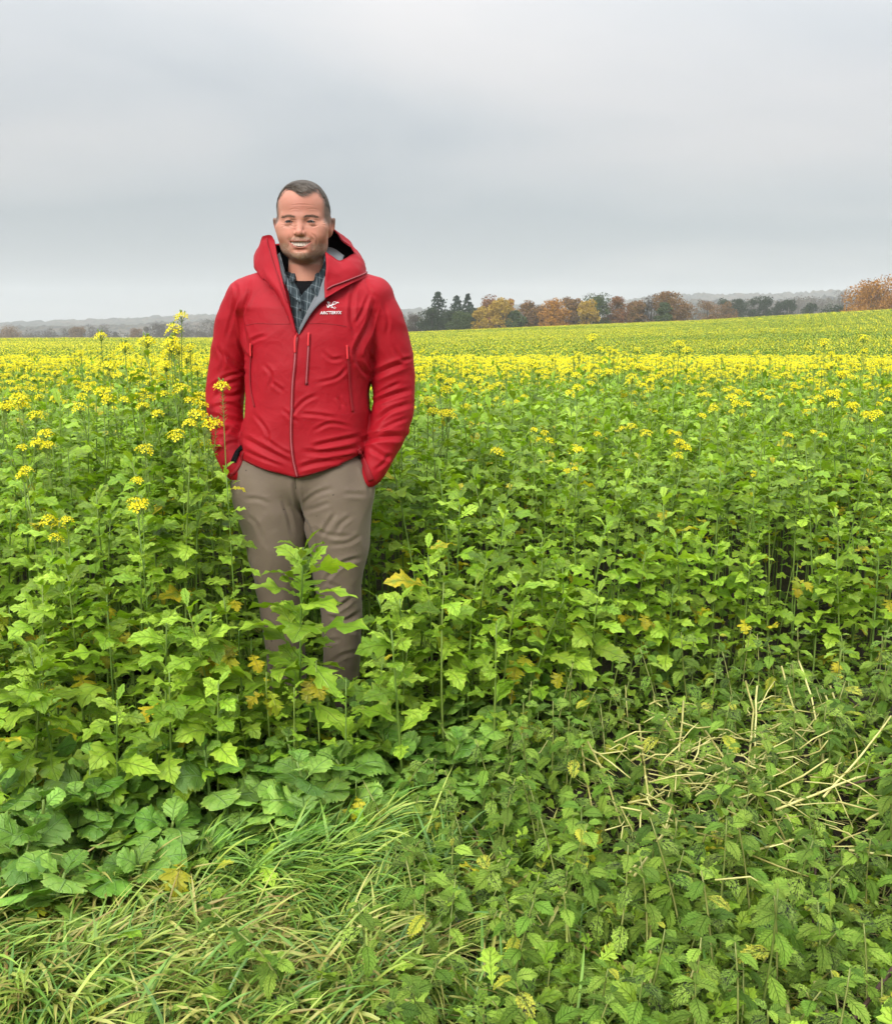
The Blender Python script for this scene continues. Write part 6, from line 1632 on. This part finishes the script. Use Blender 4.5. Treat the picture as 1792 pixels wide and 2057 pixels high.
eyel = gauss(.0345, -.013, .014, .006) * front; tint(.35 * eyel, (0.52, 0.29, 0.23))  # pale eye bags, painted lighter still against the shade of the sockets
browm = np.clip(1 - np.abs(lz - (.0140 + .004 * np.sin((np.abs(lx) - .012) / .045 * PI) - .05 * np.clip(np.abs(lx) - .042, 0, 1))) / .0042, 0, 1) * np.clip((np.abs(lx) - .010) / .004, 0, 1) * np.clip((.058 - np.abs(lx)) / .006, 0, 1) * front
tint(browm * .55, (0.17, 0.115, 0.08))
colr = np.vstack([base, np.tile([0.48, 0.222, 0.150], (len(Vb), 1))])
def skin_mat():
    b = NB('skin'); at_ = b.n('Attribute'); at_.attribute_name = 'tint'; t = b.n('TexCoord')
    n = b.noise(t.outputs['Object'], 60, 4, .6); n2 = b.noise(t.outputs['Object'], 420, 3, .6)
    c = b.mix(b.rmap(n, .3, .7, 0, .22), at_.outputs['Color'], b.mix(1.0, at_.outputs['Color'], (0.86, 0.72, 0.68), 'MULTIPLY'))
    p = b.n('BsdfPrincipled'); b.l(c, p.inputs['Base Color']); p.inputs['Roughness'].default_value = .55; p.inputs['Specular IOR Level'].default_value = .28
    p.inputs['Subsurface Weight'].default_value = .12; p.inputs['Subsurface Radius'].default_value = (1, .35, .2); p.inputs['Subsurface Scale'].default_value = .006
    b.l(b.bump(b.math('ADD', n, n2), .18, .002), p.inputs['Normal']); return b.done(p.outputs[0])
bme = build_mesh('body', Vall, Qall, skin_mat())
ca = bme.attributes.new('tint', 'FLOAT_COLOR', 'POINT'); ca.data.foreach_set('color', np.hstack([colr, np.ones((len(colr), 1))]).astype(f32).ravel())
body = link_obj('body', bme, man)
hb = make_bvh((Vh, Qh))
# eyes
def eye_mat():
    b = NB('eyeball'); t = b.n('TexCoord'); sp = b.n('SeparateXYZ'); b.l(t.outputs['Object'], sp.inputs[0])
    r_ = b.math('SQRT', b.math('ADD', b.math('POWER', sp.outputs[0], 2.0), b.math('POWER', sp.outputs[2], 2.0)))
    c = b.ramp(b.math('MULTIPLY', r_, 100), [(0, (0.005, 0.005, 0.005)), (.22, (0.006, 0.006, 0.006)), (.30, (0.04, 0.025, 0.018)), (.60, (0.025, 0.018, 0.015)), (.70, (0.42, 0.36, 0.33))])
    return b.done(b.principled(c, .22, None, .3))
m_eye = eye_mat()
for s in (-1, 1):
    c = np.array(hp(s * .0345, -.0805, -.0003)); mb = MB(); th = np.linspace(0, PI, 15); ph = np.linspace(0, 2 * PI, 24, endpoint=False)
    v = [(.0125 * math.sin(a_) * math.cos(b_), .0125 * math.sin(a_) * math.sin(b_), .0125 * math.cos(a_)) for a_ in th for b_ in ph]
    f = [[i * 24 + j, (i + 1) * 24 + j, (i + 1) * 24 + (j + 1) % 24, i * 24 + (j + 1) % 24] for i in range(14) for j in range(24)]
    mb.add(v, f); o = mb.obj('eye', [m_eye], man); o.location = c; o.rotation_euler = (R(-4), 0, R(-3))
# lashes: a dark fringe along each upper lid, a thin one below
m_lash = simple_mat('eyelashes', (0.02, 0.014, 0.010), .6)
for s in (-1, 1):
    for up, wv in ((1, .0012), (-1, .0004)):
        mb = MB(); P = []
        for t in np.linspace(-1, 1, 11):
            x = s * .0345 + t * .0122; zz = .0018 * (1 - t * t) + up * .0030 * math.sqrt(max(0.02, 1 - t * t)) - .0003
            yy = -.0805 - math.sqrt(max(1e-6, .0139 ** 2 - (t * .0122) ** 2 - zz ** 2)) - .0004
            P.append(hp(x, yy, zz))
        v, f, uv_ = tube_arrays(P, wv * np.array([.5, .8, .9, 1, 1, 1, 1, 1, .9, .8, .5]), 5); mb.add(v, f, uv_); mb.obj('eyelashes', [m_lash], body)
# teeth
m_teeth = simple_mat('teeth', (0.74, 0.67, 0.56), .25, .06, 200, .5)
mb = MB(); xs_ = [0, .0090, .0167, .0236, .0295]
for s in (-1, 1):
    for i_ in range(4):
        xa, xb = xs_[i_] + .0002, xs_[i_ + 1] - .0002; xm = (xa + xb) / 2; zt = -.0570; zb_ = [-.0738, -.0727, -.0715, -.0675][i_] + .0
        v = []
        for xx, bl in ((xa, .0011), (xa * .8 + xb * .2, .0002), (xm, 0), (xa * .2 + xb * .8, .0002), (xb, .0011)):
            yy = -.0935 + 14 * xx * xx + bl
            for zz, q in ((zt, .0005), (zb_ + .002, 0), (zb_ + .0005, .0004), (zb_ + (.0006 if bl > .001 else 0), .0016), (zb_ + .001, .004)): v.append(hp(s * xx, yy + q, zz))
        f = [[i * 5 + j, (i + 1) * 5 + j, (i + 1) * 5 + j + 1, i * 5 + j + 1] for i in range(4) for j in range(4)]
        mb.add(v, f)
mb.obj('teeth', [m_teeth], body)
# ---- hair: an undercoat shell plus many short strands; stubble and brows as strands
def hair_mat(name, a_, b_):
    b = NB(name); ge = b.n('NewGeometry'); t = b.n('TexCoord'); c = b.mix(ge.outputs['Random Per Island'], a_, b_)
    return b.done(b.principled(c, .5, None, .35))
m_hair = hair_mat('short_brown_hair', (0.032, 0.023, 0.016), (0.10, 0.073, 0.050))
m_hairgrey = hair_mat('greying_hair', (0.08, 0.062, 0.046), (0.26, 0.21, 0.165))
m_beard = hair_mat('greying_stubble', (0.24, 0.16, 0.10), (0.74, 0.64, 0.50))
m_brow = hair_mat('brow_hair', (0.07, 0.045, 0.03), (0.13, 0.09, 0.06))
Nh = vnormals(Vh, Qh)
def strands(name, idx, n, Lr, dirfn, mats, mi_fn, w=.00028, parent=body, nseg=2, jitter=.0012, lift=.4):
    V_, F_, M_ = [], [], []; r_ = np.random.default_rng(5)
    pick = r_.choice(idx, n)
    for k in pick:
        p = Vh[k] + r_.normal(0, jitter, 3) * .6; nn = Nh[k]; L = r_.uniform(*Lr)
        d = np.array(dirfn(lc[k], nn)) + r_.normal(0, .16, 3); d -= nn * (d @ nn); d /= np.linalg.norm(d) + 1e-9
        s_ = np.cross(d, nn); b0 = len(V_)
        for q in range(nseg + 1):
            t = q / nseg; c = p - nn * .0006 + d * L * t + nn * L * lift * (t - .55 * t * t); ww = w * (1 - .75 * t)
            V_.append(c - s_ * ww); V_.append(c + s_ * ww)
        m_ = mi_fn(lc[k])
        for q in range(nseg): F_.append([b0 + 2 * q, b0 + 2 * q + 1, b0 + 2 * q + 3, b0 + 2 * q + 2]); M_.append(m_)
    return link_obj(name, build_mesh(name, np.array(V_), F_, mats, None, M_), parent)
frontline = .100 - .020 * np.exp(-((lx - .004) / .024) ** 2) - .030 * np.clip((np.abs(lx) - .052) / .018, 0, 1)     # peak in the middle, recessed corners
cap = ((lz > np.where(ly < -.03, frontline - .0 * lx, .0)) & (ly < -.03)) | ((lz > np.interp(ly, [-.06, -.03, .0, .03, .12], [.075, .035, -.002, -.025, -.075])) & (ly >= -.06) & (np.abs(lx) > .0) & (np.abs(lx) < .086))
cap &= ~((np.abs(lx) > .084) & (lz < .026) & (ly > -.02) & (ly < .035))
cap &= lz > -.085
tem = (ly < -.03) & (lz > .024) & (np.abs(lx) > .0735 - .0 * lz) & (ly > -.066); cap |= tem
hidx = np.nonzero(cap)[0]
thick = (np.clip((lz - .0) / .09, 0, 1) * .0085 + .0012) * np.clip(1.9 - np.abs(lx) / .05, .3, 1)
# undercoat
vm_ = np.zeros(len(Vh), bool); vm_[hidx] = True; vm_ &= (lz > np.interp(ly, [-.08, -.03, .02, .06], [.060, .052, .035, -.05])) & ~((ly < -.04) & (lz < frontline + .006))
fm = vm_[Qh].all(axis=1); qh = Qh[fm]; ids = np.unique(qh); rem = -np.ones(len(Vh), int); rem[ids] = np.arange(len(ids))
edgecnt = np.zeros(len(Vh)); np.add.at(edgecnt, Qh[~fm].ravel(), 1)
inner = (edgecnt[ids] == 0)
# soften the thickness towards the border
tk = thick.copy(); tk[~vm_] = 0
E_ = np.vstack([Qh[:, [0, 1]], Qh[:, [1, 2]], Qh[:, [2, 3]], Qh[:, [3, 0]]]); dg_ = np.bincount(E_.ravel(), minlength=len(Vh))
for _ in range(24):
    tk = (np.bincount(E_[:, 0], tk[E_[:, 1]], len(Vh)) + np.bincount(E_[:, 1], tk[E_[:, 0]], len(Vh))) / dg_ * .5 + tk * .5
    tk[~vm_] = 0
hv = Vh[ids] + Nh[ids] * (tk[ids] * .8 + np.array([mnoise.noise(Vector((p[0] * 260, p[1] * 90, p[2] * 160))) for p in lc[ids]]) * .0009)[:, None]
def cap_mat():
    b = NB('hair_undercoat'); t = b.n('TexCoord'); mpn = b.n('Mapping'); b.l(t.outputs['Object'], mpn.inputs[0]); mpn.inputs['Scale'].default_value = (1, .25, .6)
    n = b.noise(mpn.outputs[0], 420, 3, .7); c = b.mix(b.rmap(n, .35, .65), (0.026, 0.019, 0.013), (0.10, 0.075, 0.052))
    return b.done(b.principled(c, .6, b.bump(n, .8, .003), .3))
hair = link_obj('hair', build_mesh('hair', hv, rem[qh], cap_mat()), man)
def hdir(p, n):
    if p[2] > .07: return (.55 + p[0] * 4, -.35, .25) if p[1] < -.045 else (.3, .7, .1)     # combed over at the front
    return (0, .35, -1.0)
oldV = Vh.copy(); Vh = Vh + Nh * (tk * .75)[:, None]
strands('hair_strands', hidx, 15000, (.006, .013), hdir, [m_hair, m_hairgrey], lambda p: 1 if (random.random() < (.75 if p[2] < .05 else .5 if p[1] < -.05 else .2)) else 0, .00034, hair, 2, lift=.22)
fr_ = np.nonzero(cap & (ly < -.045) & (lz > .062) & (np.abs(lx) < .045))[0]
strands('hair_strands', fr_, 900, (.012, .024), lambda p, n: (.75, -.45, -.15), [m_hair, m_hairgrey], lambda p: int(random.random() < .6), .0004, hair, 3, lift=.35)
Vh = oldV
bi = np.nonzero((beardmask > .25) & (ly < .035) & (lz > -.124) & ~((np.abs(lx) < .036) & (lz > -.0845 + .0140 * (lx / .0335) ** 2) & (lz < -.0555)))[0]
low_w = bi
strands('stubble', low_w, 8000, (.0018, .0042), lambda p, n: (p[0] * 2, -.2, -1), [m_beard], lambda p: 0, .00022, body, 1, lift=.8)
mi_ = np.nonzero(moustache > .35)[0]
strands('stubble', mi_, 420, (.002, .0035), lambda p, n: (p[0] * 8, -.2, -1), [m_brow, m_beard], lambda p: int(random.random() < .75), .00016, body, 1, lift=.6)
bw = np.nonzero(browm > .3)[0]
strands('eyebrows', bw, 900, (.0035, .0065), lambda p, n: (np.sign(p[0]) * 1, -.1, .35), [m_brow, m_hair], lambda p: int(random.random() < .3), .00024, body, 2, lift=.35)

# ---- shirt, collar and undershirt
G = Grid((-.16, -.17, Lp(600, 720, -.12)[2]), (.18, .13, Lp(600, 520, 0)[2]), .0042)
G.F = body_field(G, -.016)
G.add(G.cone((HO[0], .02, HO[2] - .21), (HO[0], .02, HO[2] - .16), .085, .070), .05)
tri = [(Lp(u, v, -.11)[0], Lp(u, v, -.11)[2]) for u, v in ((588, 566), (604, 594), (627, 566), (625, 500), (590, 500))]
G.cut(np.maximum(polygon_sdf(G, tri), G.Y + .0), .003)
G.cut(G.cone((HO[0], .02, HO[2] - .30), (HO[0], .02, HO[2] - .05), .0685, .0685, 1.0), .003)
Vs_, Qs_ = nets(G); Vs_ = smooth(Vs_, Qs_, 2); Ns_ = vnormals(Vs_, Qs_); Vs_ = Vs_ + Ns_ * (vnoise(Vs_, 30, 2) * .004)[:, None]
shirt = link_obj('shirt', build_mesh('shirt', Vs_, Qs_, m_plaid), man)
G = Grid((-.12, -.15, HO[2] - .30), (.14, .11, HO[2] - .14), .004)
G.F = body_field(G, -.024); G.add(G.cone((HO[0], .018, HO[2] - .26), (HO[0], .018, HO[2] - .200), .080, .071), .03)
Vt_, Qt_ = nets(G); link_obj('undershirt', build_mesh('undershirt', smooth(Vt_, Qt_, 2), Qt_, m_black), man)
# collar wings
grid_sheet([[(566, 540, -.045), (562, 512, -.035)], [(570, 560, -.085), (566, 528, -.075)], [(583, 590, -.130), (574, 552, -.095)], [(601, 607, -.140), (584, 566, -.112)], [(604, 602, -.138), (590, 566, -.118)]], 'shirt_collar', m_plaid, shirt, .003)
grid_sheet([[(655, 545, -.045), (656, 508, -.035)], [(655, 570, -.085), (653, 522, -.07)], [(648, 592, -.118), (643, 545, -.092)], [(637, 596, -.130), (631, 563, -.110)], [(626, 580, -.132), (628, 566, -.114)]], 'shirt_collar', m_plaid, shirt, .003)
sb = make_bvh((Vs_, Qs_))
ribbon('button_placket', [(603, 606), (601, 630), (599, 668)], .028, m_plaid, shirt, .001, .002, sb, fallback=-.13)
m_btn = simple_mat('dark_button', (0.03, 0.035, 0.04), .3)
p, n = on_surf(603, 622, .005, sb, -.135); mb = MB(); v, f, uv_ = tube_arrays([np.array(p), np.array(p) + [0, -.002, 0]], [.0052, .0048], 14); mb.add(v, f, uv_); mb.obj('button', [m_btn], shirt)
# ------------------------------------------------------------------ labels: what stands near each plant
LAND = [(203, 676, 'the single tall flower at the left'), (365, 650, 'the tallest flower stalk'), (447, 788, 'the flower before the sleeve'), (116, 1042, 'the low pair of flower heads'), (275, 972, 'the low yellow cluster'), (50, 900, 'the flowers by the left edge'),
        (320, 800, 'the yellow flower group'), (480, 935, 'the black cuff strap'), (745, 950, 'the right cuff'), (610, 1150, 'the leafy plant before the trousers'), (875, 830, 'the flowers at the right elbow'), (1160, 950, 'the low flower right of him'),
        (1073, 868, 'the small flower right of him'), (1325, 862, 'the low flower pair'), (1640, 800, 'the flower group at the right'), (1525, 980, 'the lowest flower at the right'), (500, 1300, 'the yellow leaves left of the legs'), (635, 1360, 'the yellow leaf at the feet'),
        (1050, 1315, 'the yellow leaf right of him'), (1240, 1230, 'the hanging yellow leaf'), (1600, 1158, 'the orange leaf at the right'), (60, 1400, 'the big round leaves at the left'), (300, 1260, 'the small yellow leaf'), (640, 1740, 'the green grass tussock'),
        (365, 1730, 'the fallen yellow leaf'), (100, 1980, 'the corner grass'), (470, 1950, 'the grass at the bottom'), (1540, 1555, 'the straw heap'), (1640, 1880, 'the thin dark stem'), (1200, 1570, 'the leftmost pale stalks'), (1406, 1910, 'the leaning pale stalk'),
        (1030, 1800, 'the open straw patch'), (1475, 1620, 'the thick bent stalk'), (1640, 1420, 'the tall standing stalks'), (1760, 1990, 'the dark corner branch'), (1270, 1970, 'the fallen bottom stalk'), (830, 1450, 'the round leaves right of the feet'), (1450, 1280, 'the tall back nettles')]
def where(u, v):
    a_, b_, nm = min(LAND, key=lambda q: (q[0] - u) ** 2 + 1.6 * (q[1] - v) ** 2)
    du, dv = u - a_, v - b_; d = math.hypot(du, dv)
    w = 'close by' if d < 45 else ('left of' if du < 0 else 'right of') if abs(du) > abs(dv) * 1.3 else ('above' if dv < 0 else 'below')
    if w != 'close by' and d > 130: w = 'well ' + w
    return w + ' ' + nm
ORD = ['', 'first', 'second', 'third', 'fourth', 'fifth', 'sixth', 'seventh', 'eighth', 'ninth', 'tenth', 'eleventh', 'twelfth']
byl = {}
for o in list(C.objects):
    g = o.get('group')
    if o.parent or g not in ('mustard plants growing in the crop', 'nettles on the verge', 'round-leaved plants along the crop edge', 'crossing stalks in the straw heap'): continue
    lab = o['label']
    if lab.startswith('bright green leafy') or 'standing in front' in lab:
        o['label'] = lab if len(lab.split()) <= 16 else 'tall mustard plant whose single flower head stands in front of the left sleeve'
        continue
    if o.type == 'EMPTY':
        pts = [Vector(o.location) + (Euler(o.rotation_euler).to_matrix() @ (c.matrix_local.translation * o.scale[0])) for c in o.children if c.name.split('.')[0] in ('leaf', 'flower_head')]
        p = max(pts, key=lambda q: q.z)
        H_ = p.z - o.location.z
    else:
        p = sum((v.co for v in o.data.vertices), Vector()) / len(o.data.vertices); H_ = 0
    u, v = project(p)
    nl = sum(1 for c in o.children if c.name.startswith('leaf')); nf = sum(1 for c in o.children if c.name.startswith('flower_head'))
    hw = 'ankle-high' if H_ < .17 else 'shin-high' if H_ < .32 else 'knee-high' if H_ < .5 else 'thigh-high' if H_ < .8 else 'waist-high' if H_ < 1.05 else 'chest-high'
    if g.startswith('must'):
        nm = 'withered mustard stem with yellow leaves' if lab.startswith('withered') else '%s %s mustard plant' % (hw, 'leafy' if nf == 0 else 'one-flowered' if nf == 1 else 'many-flowered')
    elif g.startswith('nett'): nm = '%s toothed nettle' % hw
    elif g.startswith('round'): nm = '%s round-leaved plant' % hw
    else: nm = 'dry crossing stalk'
    byl.setdefault('%s %s' % (nm, where(u, v)), []).append((u, v, o))
for lab, lst in byl.items():
    lst.sort(key=lambda q: q[0]); n_ = len(lst)
    for i, (u, v, o) in enumerate(lst):
        if n_ == 1: s_ = ''
        elif n_ == 2: s_ = [', left one', ', right one'][i]
        elif i == 0: s_ = ', leftmost'
        elif i == n_ - 1: s_ = ', rightmost'
        elif n_ == 3: s_ = ', middle one'
        elif i + 1 < len(ORD): s_ = ', %s from left' % ORD[i + 1]
        elif n_ - i < len(ORD): s_ = ', %s from right' % ORD[n_ - i]
        else: s_ = ''
        l_ = lab + s_
        if len(l_.split()) > 16: l_ = l_.replace('the single tall flower at the left', 'the single tall flower').replace('withered mustard stem with yellow leaves', 'withered yellow-leaved mustard').replace('the flower group at the right', 'the right flower group').replace('before the trousers', 'at his legs').replace('well ', '')
        o['label'] = ' '.join(l_.split()[:16])
